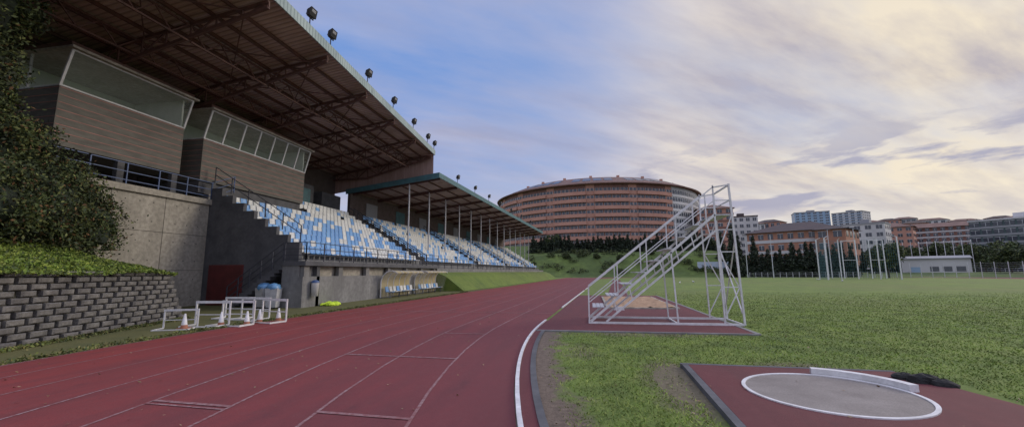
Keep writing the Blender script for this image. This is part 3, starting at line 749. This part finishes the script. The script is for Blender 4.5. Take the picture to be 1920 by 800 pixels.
mb=MB(); mb.box((-14.2,19.55,.7),(-14.12,19.65,1.1)); build(mb,'bracket',M['darkrail'],parent=t)
mb=MB()
for k in range(9): blobcore(mb,(-13.7+random.uniform(-.35,.35),20.7+random.uniform(-.45,.45),.07,random.uniform(.15,.28),random.uniform(.18,.32),random.uniform(.07,.16)),1,0,9)
build(mb,'cloth_pile',M['hiviz'],cat='cloth',label='crumpled bright yellow high visibility cloth on the ground')

# ------------------------------------------------------------------ judges stand
js=thing('judges_stand','white tubular steel stepped timekeepers stand beside the track','stand',(0,14.45,0))
JX0,JX1,JT=-.06,4.5,3.5
def jz(x): return .3+(JT-.3)*(x-JX0)/(JX1-.55-JX0)
J=lambda mb,name,mats=M['whitep'],**k: build(mb,name,mats,parent=js,**k)
ya,yb=14.2,15.9
for y in (ya,yb):
    mb=MB(); mb.beam((JX0,y,.06),(JX1+.12,y,.06),.05,.07); J(mb,'base_rail')
    mb=MB(); mb.beam((JX0+.05,y,.1),(JX1-.5,y,jz(JX1-.5)-.05),.045,.075); mb.beam((JX0+.55,y,.1),(JX1-.45,y,jz(JX1-.5)-.52),.04,.06)
    for k in range(1,8):
        x=JX0+.3+k*.5; mb.beam((x,y,jz(x)-.1),(x+.1,y,jz(x)-.55),.03)
    J(mb,'stringer')
    mb=MB()
    mb.beam((JX0,y,.1),(JX0,y,1.2),.04); mb.beam((JX0,y,1.2),(JX1-.5,y,jz(JX1-.5)+.85),.04); mb.beam((JX0,y,.7),(JX1-.5,y,jz(JX1-.5)+.4),.03)
    for k in (1,2,3,4): 
        x=JX0+.95*k; mb.beam((x,y,jz(x)-.1),(x,y,1.2+(jz(JX1-.5)+.85-1.2)*(x-JX0)/(JX1-.5-JX0)),.035)
    mb.beam((JX1-.5,y,JT),(JX1-.5,y,JT+.95),.04); mb.beam((JX1-.5,y,JT+.88),(JX1,y,JT+.95),.04); mb.beam((JX1-.5,y,JT+.45),(JX1,y,JT+.45),.03)
    J(mb,'handrail')
    mb=MB(); mb.beam((JX1-.02,y,JT+.98),(JX1+.14,y,.05),.055); J(mb,'leg')
    mb=MB(); mb.beam((JX1-.5,y,JT),(JX1-.42,y,.1),.045); J(mb,'leg')
    mb=MB(); mb.beam((2.6,y,jz(2.6)-.1),(2.7,y,.1),.045); J(mb,'leg')
    mb=MB()
    for z in (1.2,2.3,3.0): mb.beam((JX1-.45,y,z),(JX1+.06,y,z),.03)
    mb.beam((JX1-.44,y,.2),(JX1+.08,y,1.2),.03); mb.beam((JX1-.46,y,2.3),(JX1+.06,y,1.2),.03); mb.beam((JX1-.46,y,2.3),(JX1+.02,y,3.5),.03)
    J(mb,'brace')
for (p,q,w) in (((JX0,ya,.05),(JX0,yb,.05),.05),((2.7,ya,.05),(2.7,yb,.05),.05),((JX1+.12,ya,.05),(JX1+.12,yb,.05),.05),((JX1,ya,JT+.95),(JX1,yb,JT+.95),.045),((JX1,ya,JT+.45),(JX1,yb,JT+.45),.035),((JX1+.1,ya,.4),(JX1+.03,yb,2.6),.035),((JX1+.1,yb,.4),(JX1+.03,ya,2.6),.035)):
    mb=MB(); mb.beam(p,q,w); J(mb,'cross_member')
for k in range(8):
    x=JX0+.12+k*.47; z=jz(x+.2)-.02
    mb=MB()
    for q in range(3): mb.box((x+q*.13,ya+.03,z),(x+q*.13+.11,yb-.03,z+.03))
    J(mb,'step',M['galv'])
mb=MB(); mb.box((JX1-.5,ya+.03,JT-.03),(JX1,yb-.03,JT+.005)); J(mb,'platform',M['galv'])

# ------------------------------------------------------------------ far terrain
mb=MB()
def sstep(a,b,x): t=min(1,max(0,(x-a)/(b-a))); return t*t*(3-2*t)
def terr(bear,d):
    left=1-sstep(15.5,18.5,bear)
    zl=8.2*sstep(128,146,d)+4*sstep(146,170,d)+14*sstep(260,420,d)
    zr=38*sstep(230,620,d)*sstep(16,30,bear)+1.0*sstep(135,150,d)
    zz=left*zl+(1-left)*zr
    return zz-.3 if d<130 else zz
bs=np.arange(-40,75,1.0); ds=np.concatenate([np.arange(124,176,3),np.arange(176,300,12),np.arange(300,900,40)])
for i in range(len(bs)-1):
    for j in range(len(ds)-1):
        mb.poly([polar(b,d)+(terr(b,d),) for b,d in ((bs[i],ds[j]),(bs[i],ds[j+1]),(bs[i+1],ds[j+1]),(bs[i+1],ds[j]))])
tm=mat('distant_slope_grass',(.12,.175,.035),(.06,.095,.025),.12,.95,.5,3,fine=.55,fsc=.8)
build(mb,'hillside',tm,kind='structure',label='grassy slopes and rising ground behind the stadium',smooth=True,origin=(0,0,0))

# ------------------------------------------------------------------ buildings
apt=polar(.97,219); AR=49.2
ab=thing('apartment_building','huge curved salmon brick apartment block with banded balconies','apartment building',(apt[0],apt[1],10))
ca=math.atan2(-apt[1],-apt[0])
def ap(phi,r,z):
    t=ca+rad(phi); return (apt[0]+r*math.cos(t),apt[1]+r*math.sin(t),z)
FH=3.05; Z0=11.6; NF=8; ZE=Z0+FH*NF+.9
NB=56; P0=-112; DP=224/NB
body=MB(); band=MB(); slab=MB()
def seg(mb,p0,p1,r0,r1,z0,z1,m=0):
    mb.hexa([ap(p0,r0,z0),ap(p0,r1,z0),ap(p1,r1,z0),ap(p1,r0,z0),ap(p0,r0,z1),ap(p0,r1,z1),ap(p1,r1,z1),ap(p1,r0,z1)],m)
PL=38
for b in range(NB):
    p0=P0+b*DP;p1=p0+DP; lm=1 if p0>PL else 0
    seg(body,p0,p1,AR-14,AR,6,ZE,lm if lm else (2 if b%5==2 else 0))
    for f in range(NF):
        z=Z0+f*FH
        if lm: seg(band,p0,p1,AR,AR+.2,z-.15,z+.9,1)
        elif b%5!=2: seg(band,p0,p1,AR,AR+.9,z-.25,z+1.15,0)
        else: seg(band,p0,p1,AR,AR+.3,z-.25,z+1.3,0)
    seg(slab,p0,p1,AR-2,AR+1.6,ZE,ZE+.35)
A_=lambda mb,n,m,**k: build(mb,n,m,parent=ab,**k)
A_(body,'wall',[M['brickd'],M['plaster'],M['brick']]); A_(band,'balcony_band',[M['brick'],M['plaster'],M['brickd']]); A_(slab,'cornice',M['brickd'])
mb=MB()
for b in range(NB):
    p0=P0+b*DP;p1=p0+DP
    mb.poly([ap(p0,AR+1.8,ZE+.36),ap(p1,AR+1.8,ZE+.36),ap(p1,AR-9,ZE+4.9),ap(p0,AR-9,ZE+4.9)])
    mb.poly([ap(p0,AR-9,ZE+4.9),ap(p1,AR-9,ZE+4.9),ap(p1,AR-16,ZE+3),ap(p0,AR-16,ZE+3)])
ar=A_(mb,'roof',M['tile'])
def rp(phi,u): return ap(phi,AR+1.8-10.8*u,ZE+.36+4.54*u+.12)
for k in range(22):
    p=-62+k*5.6
    if k%5==3: continue
    mb=MB(); mb.poly([rp(p,.35),rp(p+4.2,.35),rp(p+4.2,.8),rp(p,.8)]); build(mb,'solar_panel',M['panel'],parent=ar)
for k in range(9):
    p=-70+k*17; c=ap(p,AR-10,ZE+4); mb=MB(); mb.box((c[0]-.6,c[1]-.6,ZE+3.6),(c[0]+.6,c[1]+.6,ZE+5.8)); build(mb,'chimney',M['brick'],parent=ar)
wins=[]
for f in range(NF):
    for b in range(NB):
        p0=P0+b*DP; m=p0+DP/2; wins.append((abs(m-3)+(NF-f)*.1,m,Z0+f*FH,b))
wins.sort()
def winmb(mb,m,z,b):
    r=AR+.06 if b%5!=2 else AR+.34
    if m>PL: r=AR+.26
    zz=z+1.0 if b%5!=2 else z+1.3
    for s in (-1,1):
        c=m+s*DP*.235
        a0,a1=c-DP*.16,c+DP*.16
        seg(mb,a0,a1,r-.05,r,zz,zz+1.5 if b%5!=2 else zz+1.1,0)
        e=zz+1.55 if b%5!=2 else zz+1.15
        seg(mb,a0-.09,a0,r-.05,r+.05,zz-.2,e,1); seg(mb,a1,a1+.09,r-.05,r+.05,zz-.2,e,1)
for (d,m,z,b) in wins[:99]:
    mb=MB(); winmb(mb,m,z,b); A_(mb,'window',[M['glassd'],M['whitef']])
mb=MB()
for (d,m,z,b) in wins[99:]: winmb(mb,m,z,b)
o=A_(mb,'windows',[M['glassd'],M['whitef']]); o['kind']='stuff'

def bldg(name,label,cat,bear,D,w,dep,z0,z1,fl,nc,wm,rm=None,roof='flat',yaw=0,parts=True,band=None,group=None,wh=.5,ww=.55):
    x,y=polar(bear,D); t=thing(name,label,cat,(x,y,z0),group)
    H=z1-z0; og=Vector((x,y,z0))
    def L(mb,n,mats,par=t):
        mb.v=[(a+og.x,b+og.y,c+og.z) for a,b,c in mb.v]; return build(mb,n,mats,parent=par)
    mb=MB(); mb.box((-w/2,0,0),(w/2,dep,H))
    fh=H/fl
    if band:
        for f in range(fl): mb.box((-w/2-.1,-.15,f*fh-.0),(w/2+.1,0,f*fh+fh*.28),1)
    L(mb,'wall',[wm,band or wm])
    mb=MB()
    if roof=='hip':
        o=.8; rh=min(w,dep)*.2; a=[(-w/2-o,-o,H),(w/2+o,-o,H),(w/2+o,dep+o,H),(-w/2-o,dep+o,H)]; r0=(-w/2+dep/2,dep/2,H+rh) if w>dep else (0,w/2,H+rh); r1=(w/2-dep/2,dep/2,H+rh) if w>dep else (0,dep-w/2,H+rh)
        mb.poly([a[0],a[1],r1,r0]);mb.poly([a[2],a[3],r0,r1]);mb.poly([a[1],a[2],r1]) ;mb.poly([a[3],a[0],r0]); mb.poly([(p[0],p[1],p[2]+.02) for p in (a[0],a[3],a[2],a[1])])
    else:
        mb.box((-w/2-.2,-.2,H),(w/2+.2,dep+.2,H+.5)); mb.box((-w*.1,dep*.3,H+.5),(w*.12,dep*.6,H+2.2))
    L(mb,'roof',rm or M['greyb'])
    cw=w/nc; tot=0; rest=MB()
    for f in range(fl):
        for c in range(nc):
            xc=-w/2+cw*(c+.5); zc=f*fh+fh*.58
            mb=MB(); mb.box((xc-cw*ww/2,-.06,zc-fh*wh/2),(xc+cw*ww/2,-.01,zc+fh*wh/2),0); mb.box((xc-.04,-.09,zc-fh*wh/2),(xc+.04,-.061,zc+fh*wh/2),1); mb.box((xc-cw*ww/2-.06,-.1,zc+fh*wh/2),(xc+cw*ww/2+.06,-.005,zc+fh*wh/2+.1),1)
            if parts and tot<40: L(mb,'window',[M['glassd'],M['whitef']]); tot+=1
            else:
                i=len(rest.v); rest.v+=mb.v; rest.f+=[tuple(q+i for q in ff) for ff in mb.f]; rest.m+=mb.m
    ns=max(1,int(dep/cw)) 
    for s in (-1,1):
        for f in range(fl):
            for c in range(ns):
                yc=dep*(c+.5)/ns; zc=f*fh+fh*.58; rest.box((s*(w/2+.01),yc-cw*ww/2,zc-fh*wh/2),(s*(w/2+.06),yc+cw*ww/2,zc+fh*wh/2),0)
    if rest.v: o=L(rest,'windows',[M['glassd'],M['whitef']]); o['kind']='stuff'
    t.rotation_euler=(0,0,rad(-bear+yaw)); return t
def ZZ(D,py,px): return 1.7+D*(510-py)*.00127*math.cos(math.atan((px-960)*.00127))
bldg('apartment_building','narrow brick apartment block behind the judges stand','apartment building',15.8,190,13.5,14,2,ZZ(190,392,1348),9,4,M['brick'],M['tile'],'hip',8,band=M['brickd'])
bldg('school_building','long orange brick building with dark hipped roof','building',23.4,150,24,16,0,ZZ(150,436,1490),4,9,M['bricko'],M['darkroof'],'hip',-14,band=M['plaster'],wh=.45)
bldg('school_building','orange brick gabled wing of the school','building',27.0,146,7,14,0,ZZ(146,433,1560),4,2,M['bricko'],M['darkroof'],'hip',-14)
bldg('house','white low building on a terrace','building',18.6,230,14,12,6,ZZ(230,408,1405),7,5,M['plaster'],M['darkroof'],'flat',5)
bldg('tower_block','pale blue glazed high rise','tower block',25.6,420,24,16,15,ZZ(420,400,1532),16,6,M['blueb'],None,'flat',10,parts=False)
bldg('tower_block','white and blue high rise with balconies','tower block',28.6,420,20,16,15,ZZ(420,401,1600),16,5,M['plaster'],None,'flat',-20,parts=False,band=M['blueb'])
bldg('apartment_building','cream apartment building with flat roof','apartment building',29.8,210,13,12,2,ZZ(210,424,1630),6,4,M['plaster'],None,'flat',-10)
bldg('apartment_building','brick apartment building on the slope','apartment building',32.0,250,14,12,2,ZZ(250,430,1680),7,5,M['brick'],M['tile'],'hip',-6)
bldg('apartment_building','long brown and white banded apartment building','apartment building',35.4,270,30,12,4,ZZ(270,430,1770),7,12,M['brickd'],M['tile'],'hip',-4,band=M['plaster'])
bldg('office_building','dark green grey office building with glazed bands','office building',40.2,190,20,16,0,ZZ(190,416,1900),7,8,M['greenb'],M['plaster'],'flat',-18,band=M['greyb'],ww=.8)
hs=[(30.6,520,16,414),(31.8,560,18,411),(33,600,20,408),(33.9,540,18,416),(34.8,600,26,411),(36,620,24,415),(37.2,600,22,412),(39.2,640,20,407),(19.8,330,14,416),(21.2,350,18,413),(40.4,600,20,406)]
for i,(b,D,w,py) in enumerate(hs):
    px=960+math.tan(rad(b+10.43))/.00127
    bldg('hill_house','distant house with tiled roof on the hillside','house',b,D,w,12,ZZ(D,py+30,px)-14,ZZ(D,py+6,px),4,5,[M['plaster'],M['brick'],M['greyb'],M['bricko']][i%4],[M['tile'],M['darkroof']][i%2],'hip',random.uniform(-20,20),parts=False,group='houses on the far hillside')
x,y=polar(34.8,150); t=thing('shed','long low white clubhouse shed at the field edge','shed',(x,y,0))
mb=MB(); mb.box((x-6.2,y,0),(x+6.2,y+6,4.4)); build(mb,'wall',M['plaster'],parent=t)
mb=MB(); mb.hexa([(x-6.5,y-.4,4.4),(x+6.5,y-.4,4.4),(x+6.5,y+6.4,5.1),(x-6.5,y+6.4,5.1),(x-6.5,y-.4,4.6),(x+6.5,y-.4,4.6),(x+6.5,y+6.4,5.3),(x-6.5,y+6.4,5.3)]); build(mb,'roof',M['greyb'],parent=t)
mb=MB(); mb.box((x-4.5,y-.05,0),(x-2.8,y-.01,2.4)); build(mb,'door',M['blueb'],parent=t)
for k in range(3):
    mb=MB(); mb.box((x-1+k*2.3,y-.05,1.3),(x+.6+k*2.3,y-.01,2.5)); build(mb,'window',M['glassd'],parent=t)
t.rotation_euler=(0,0,rad(-34))

# ------------------------------------------------------------------ trees
def tree(name,label,h,r,n=5000,ls=.22,cyp=False):
    t=thing(name,label,'tree',(0,0,0))
    mb=MB(); mb.cyl((0,0,-.5),(0,0,h*.55),h*.03,8,0,h*.012)
    for k in range(6):
        a=k*1.05; z=h*(.25+.05*k); mb.cyl((0,0,z),(r*.6*math.cos(a),r*.6*math.sin(a),z+h*.2),h*.012,6,0,h*.004)
    build(mb,'trunk',M['bark'],parent=t)
    if cyp: bl=[(0,0,h*(.12+.8*k/5),r*(1-.16*k),r*(1-.16*k),h*.15) for k in range(6)]
    else: bl=[(random.uniform(-.45,.45)*r,random.uniform(-.45,.45)*r,h*random.uniform(.42,.8),r*random.uniform(.45,.65),r*random.uniform(.45,.65),h*random.uniform(.14,.22)) for _ in range(8)]
    leafcloud('crown',clumps(bl,n,22,.25),ls,L2 if cyp else L1[:3],[.45,.4,.15] if cyp else [.45,.4,.15],parent=t)
    return t
def place(proto,lst,group):
    first=True
    for (b,D,z,s) in lst:
        x,y=polar(b,D); a=random.uniform(0,6.28)
        if first:
            proto.location=(x,y,z); proto.rotation_euler=(0,0,a); proto.scale=(s[0],s[0],s[1]) if isinstance(s,tuple) else (s,s,s); proto['group']=group; first=False
        else: dup(proto,(x,y,z),a,(s[0],s[0],s[1]) if isinstance(s,tuple) else s)
cy=tree('cypress_tree','dark green dense cypress tree in a hedge row',7,1.5,3500,.22,True)
place(cy,[(-7.6+i*.55+random.uniform(-.12,.12),149+random.uniform(-2,2),7.6,(random.uniform(1.1,1.5),random.uniform(.62,.95))) for i in range(42)],'cypress hedge below the curved apartment block')
cy2=tree('cypress_tree','dark cypress tree in front of the brick building',9,1.6,3500,.25,True)
place(cy2,[(17.4,126,0,1.45),(18.0,128,0,1.2),(19.6,134,0,1.2),(16.2,140,2,1.2)]+[(20.4+i*.62+random.uniform(-.15,.15),131+random.uniform(-2,2),0,(random.uniform(.9,1.3),random.uniform(.65,1.0))) for i in range(14)]+[(29.5+i*.8,150+random.uniform(-3,3),0,random.uniform(.6,.8)) for i in range(5)],'dark cypress trees around the field')
tr=tree('tree','round leafy green tree at the field edge',8,4,7000,.28)
place(tr,[(31.4,120,0,(.8,.95)),(15.0,150,6,.8),(12.4,155,8,.7),(36.2,165,0,.9),(38.0,160,0,1.0),(39.5,150,0,.9),(33.2,175,0,1.1),(31.0,180,0,1.1),(28.9,170,0,1.0),(37,190,0,1.2),(35,190,1,1.2),(41,145,0,.9),(32.3,165,0,.9),(38.8,175,0,1.2),(-5,170,9,1.0),(19,160,0,.9),(1,140,5,.35),(4,138,4.5,.35),(8,142,6,.4),(-3,140,5,.4)],'leafy trees around the field')
pp=[]
for k in range(280):
    b=random.uniform(15,46);D=random.uniform(220,640);x,y=polar(b,D);z=terr(b,D)
    pp.append((x,y,z+3,6,6,4.5))
leafcloud('woodland',clumps(pp,85000,14,.3),.9,L1[:3],[.5,.38,.12],kind='stuff',label='distant woodland between the houses on the hill')
pp=[]
for k in range(60):
    b=random.uniform(-8,16);D=random.uniform(132,147); x,y=polar(b,D); pp.append((x,y,terr(b,D)+.4,1.5,1.2,.9))
leafcloud('slope_shrubs',clumps(pp,16000,12,.3),.2,L1[:3],[.4,.4,.2],kind='stuff',label='low shrubs on the grass slope')

# ------------------------------------------------------------------ field furniture
fp=thing('flagpole','slim white flagpole behind the field','flagpole',(0,0,0),group='row of flagpoles')
mb=MB(); mb.cyl((0,0,0),(0,0,9),.09,8,0,.05); build(mb,'pole',M['whitep'],parent=fp)
mb=MB(); mb.lathe([(0,9),(.12,9.1),(0,9.25)],n=8); build(mb,'finial',M['whitep'],parent=fp)
for i in range(9):
    x,y=polar(32.7+i*.58,158)
    if i==0: fp.location=(x,y,0)
    else: dup(fp,(x,y,0))
lp=thing('light_mast','tall slim mast beside the field','mast',(0,0,0),group='slim masts at the field edge')
mb=MB(); mb.cyl((0,0,0),(0,0,10.5),.1,8,0,.06); build(mb,'pole',M['galv'],parent=lp)
mb=MB(); mb.beam((-.5,0,10.4),(.5,0,10.4),.12,.2); build(mb,'lamp_head',M['darkrail'],parent=lp)
for i,(b,D) in enumerate(((21.4,118),(18.8,118),(29.0,112),(26.8,112))):
    x,y=polar(b,D)
    if i==0: lp.location=(x,y,0)
    else: dup(lp,(x,y,0))
cx,cy_=polar(29.0,100); cg=thing('throwing_cage','tall discus cage of pale posts and netting on the field','cage',(cx,cy_,0))
CP=[(-6,-2),(-5.2,2.5),(-2.6,4.6),(0,5.3),(2.6,4.6),(5.0,2.4),(5.6,-2)]
for (a,b) in CP:
    mb=MB(); mb.cyl((cx+a,cy_+b,0),(cx+a,cy_+b,7.6),.11,8); mb.beam((cx+a,cy_+b,7.6),(cx+a*.88,cy_+b*.88,7.9),.08); build(mb,'post',M['whitep'],parent=cg)
for (a,b),(c,d) in zip(CP[:-1],CP[1:]):
    mb=MB()
    for z in np.arange(.3,7.6,.55): mb.beam((cx+a,cy_+b,z),(cx+c,cy_+d,z),.018)
    for u in np.linspace(0,1,10)[1:-1]: mb.beam((cx+a+(c-a)*u,cy_+b+(d-b)*u,0),(cx+a+(c-a)*u,cy_+b+(d-b)*u,7.5),.018)
    build(mb,'net_panel',M['tealsteel'],parent=cg)
for s in (-1,1):
    mb=MB(); x0=cx+s*2.2; mb.beam((x0-1.1,cy_-2,0.2),(x0-1.1,cy_-2,7),.12); mb.beam((x0+1.1,cy_-2,.2),(x0+1.1,cy_-2,7),.12); mb.beam((x0-1.1,cy_-2,7),(x0+1.1,cy_-2,7),.1); mb.beam((x0-1.1,cy_-2,3.5),(x0+1.1,cy_-2,3.5),.06); build(mb,'gate',M['whitep'],parent=cg)
def fence(b0,D0,b1,D1,z,h,n,label,panel):
    a=Vector(polar(b0,D0)+(z,));b=Vector(polar(b1,D1)+(z,)); t=thing('fence',label,'fence',tuple(a))
    mb=MB()
    for k in range(n+1):
        q=a+(b-a)*k/n; mb.beam(q-Vector((0,0,2 if panel else 0)),q+Vector((0,0,h)),.08)
    build(mb,'post',M['galv'],parent=t)
    mb=MB()
    if panel:
        for k in range(n):
            p=a+(b-a)*(k+.04)/n;q=a+(b-a)*(k+.96)/n; mb.beam(p+Vector((0,0,h*.52)),q+Vector((0,0,h*.52)),.04,h*.9)
    else:
        for z_ in np.arange(.15,h,.35): mb.beam(a+Vector((0,0,z_)),b+Vector((0,0,z_)),.025)
    build(mb,'panel',M['fence'] if panel else M['galv'],parent=t)
fence(13.4,134,17.6,134,2.2,2.2,8,'pale blue and white panel fence at the foot of the slope',True)
fence(19,124,32,130,0,1.3,22,'low pale wire fence along the far track edge',False)
fence(33,128,46,122,0,3.2,16,'tall wire mesh fence along the far track edge',False)
gl=thing('gull','white gull with grey wings standing on the grass','bird',(0,0,0),group='gulls on the infield')
mb=MB(); prof=[(-.26,.2,.01),(-.18,.2,.04),(-.06,.19,.085),(.06,.2,.09),(.13,.24,.06),(.17,.3,.04),(.19,.34,.045),(.23,.355,.035),(.27,.35,.012),(.31,.345,.004)]
n=10
for (x,z,r) in prof:
    for k in range(n): mb.v.append((x,r*.8*math.cos(2*math.pi*k/n),z+r*math.sin(2*math.pi*k/n)))
for a in range(len(prof)-1):
    for k in range(n): j=(k+1)%n; mb.f.append((a*n+k,a*n+j,(a+1)*n+j,(a+1)*n+k)); mb.m.append(0 if a<7 else 2)
build(mb,'body',[M['whitep'],M['greyb'],M['orange']],parent=gl,smooth=True)
for s in (-1,1):
    mb=MB(); mb.poly([(.08,s*.075,.25),(-.3,s*.03,.2),(-.1,s*.085,.16),(.08,s*.09,.19)]); build(mb,'wing',M['greyb'],parent=gl)
    mb=MB(); mb.cyl((0,s*.03,0),(0,s*.03,.13),.008,6); mb.poly([(0,s*.03,.005),(.05,s*.03+.02,.005),(.05,s*.03-.02,.005)]); build(mb,'leg',M['orange'],parent=gl)
for i,(b,D,a) in enumerate(((12.8,66,2),(27.6,78,.5),(11.2,60,1),(25.5,88,3))):
    x,y=polar(b,D)
    if i==0: gl.location=(x,y,0); gl.rotation_euler=(0,0,a)
    else: dup(gl,(x,y,0),a)

# ------------------------------------------------------------------ sky and sun
SB=62; SE=17
w=bpy.data.worlds.new('World'); S.world=w; w.use_nodes=True; nt=w.node_tree
bg=nt.nodes['Background']; bg.inputs['Strength'].default_value=.1
sky=nt.nodes.new('ShaderNodeTexSky'); sky.sky_type='NISHITA'; sky.sun_disc=False; sky.sun_elevation=rad(SE); sky.sun_rotation=rad(SB); sky.altitude=200; sky.dust_density=1.5
tc=nt.nodes.new('ShaderNodeTexCoord'); d=tc.outputs['Generated']
sp=nt.nodes.new('ShaderNodeSeparateXYZ'); nt.links.new(d,sp.inputs[0])
zc=mth(nt,'ADD',mth(nt,'MAXIMUM',sp.outputs[2],0.0),.14)
cb=nt.nodes.new('ShaderNodeCombineXYZ'); nt.links.new(mth(nt,'DIVIDE',sp.outputs[0],zc),cb.inputs[0]); nt.links.new(mth(nt,'DIVIDE',sp.outputs[1],zc),cb.inputs[1])
mpr=nt.nodes.new('ShaderNodeMapping'); mpr.inputs['Rotation'].default_value=(0,0,rad(-35)); nt.links.new(cb.outputs[0],mpr.inputs['Vector'])
p=mpr.outputs['Vector']
n1=noise(nt,p,.75,7,.55,(.8,1.9,1)); n2=noise(nt,p,1.5,7,.58,(.6,2.0,1))
def dotd(v):
    q=nt.nodes.new('ShaderNodeVectorMath'); q.operation='DOT_PRODUCT'; nt.links.new(d,q.inputs[0]); q.inputs[1].default_value=v; return q.outputs['Value']
def dirv(b,e): return (math.sin(rad(b))*math.cos(rad(e)),math.cos(rad(b))*math.cos(rad(e)),math.sin(rad(e)))
warm=mrange(nt,dotd(dirv(38,14)),.78,1.0)
blue=mrange(nt,dotd(dirv(-32,36)),.76,.99)
cov=mth(nt,'SUBTRACT',mth(nt,'ADD',n1,mth(nt,'MULTIPLY',mth(nt,'SUBTRACT',n2,.5),.3)),mth(nt,'MULTIPLY',blue,.22))
mask=mrange(nt,cov,.20,.54)
base=mixc(nt,warm,(5.3,5.3,6.8),(9.2,8.1,6.3))
shade=mixc(nt,warm,(4.0,4.0,5.4),(5.0,4.6,5.0))
cl=mixc(nt,mrange(nt,n2,.42,.64,0,.95),base,shade)
bluec=mixc(nt,blue,(4.2,4.9,7.2),(2.1,3.7,7.9))
skyc=mixc(nt,.8,sky.outputs[0],bluec)
hor=mrange(nt,sp.outputs[2],.0,.24,.75,0)
c=mixc(nt,mask,skyc,cl)
c=mixc(nt,hor,c,mixc(nt,warm,(6.4,6.5,7.6),(9.0,8.2,7.0)))
low=mth(nt,'MULTIPLY',mrange(nt,noise(nt,d,5.0,6,.55,(1,1,4.5)),.52,.60),mth(nt,'MULTIPLY',mrange(nt,sp.outputs[2],.09,.13),mrange(nt,sp.outputs[2],.30,.2)))
c=mixc(nt,mth(nt,'MULTIPLY',mth(nt,'MULTIPLY',low,mrange(nt,warm,0,.35)),.9),c,(4.0,4.0,5.2))
gain=mth(nt,'ADD',mrange(nt,sp.outputs[2],.6,.95,1.0,2.4),mrange(nt,sp.outputs[1],-.1,-.6,0,.35))  # unseen sky overhead and behind the camera boosted to add light to the scene
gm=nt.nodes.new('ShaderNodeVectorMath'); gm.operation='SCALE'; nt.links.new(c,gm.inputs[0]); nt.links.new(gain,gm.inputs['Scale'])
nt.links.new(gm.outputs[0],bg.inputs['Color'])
sl=bpy.data.lights.new('Sun','SUN'); sl.energy=1.4; sl.angle=rad(20); sl.color=(1,.88,.74); so=bpy.data.objects.new('Sun',sl); COL.objects.link(so)
dv=Vector(dirv(SB,SE+6)); so.rotation_euler=dv.to_track_quat('Z','Y').to_euler(); so.location=(0,0,50)
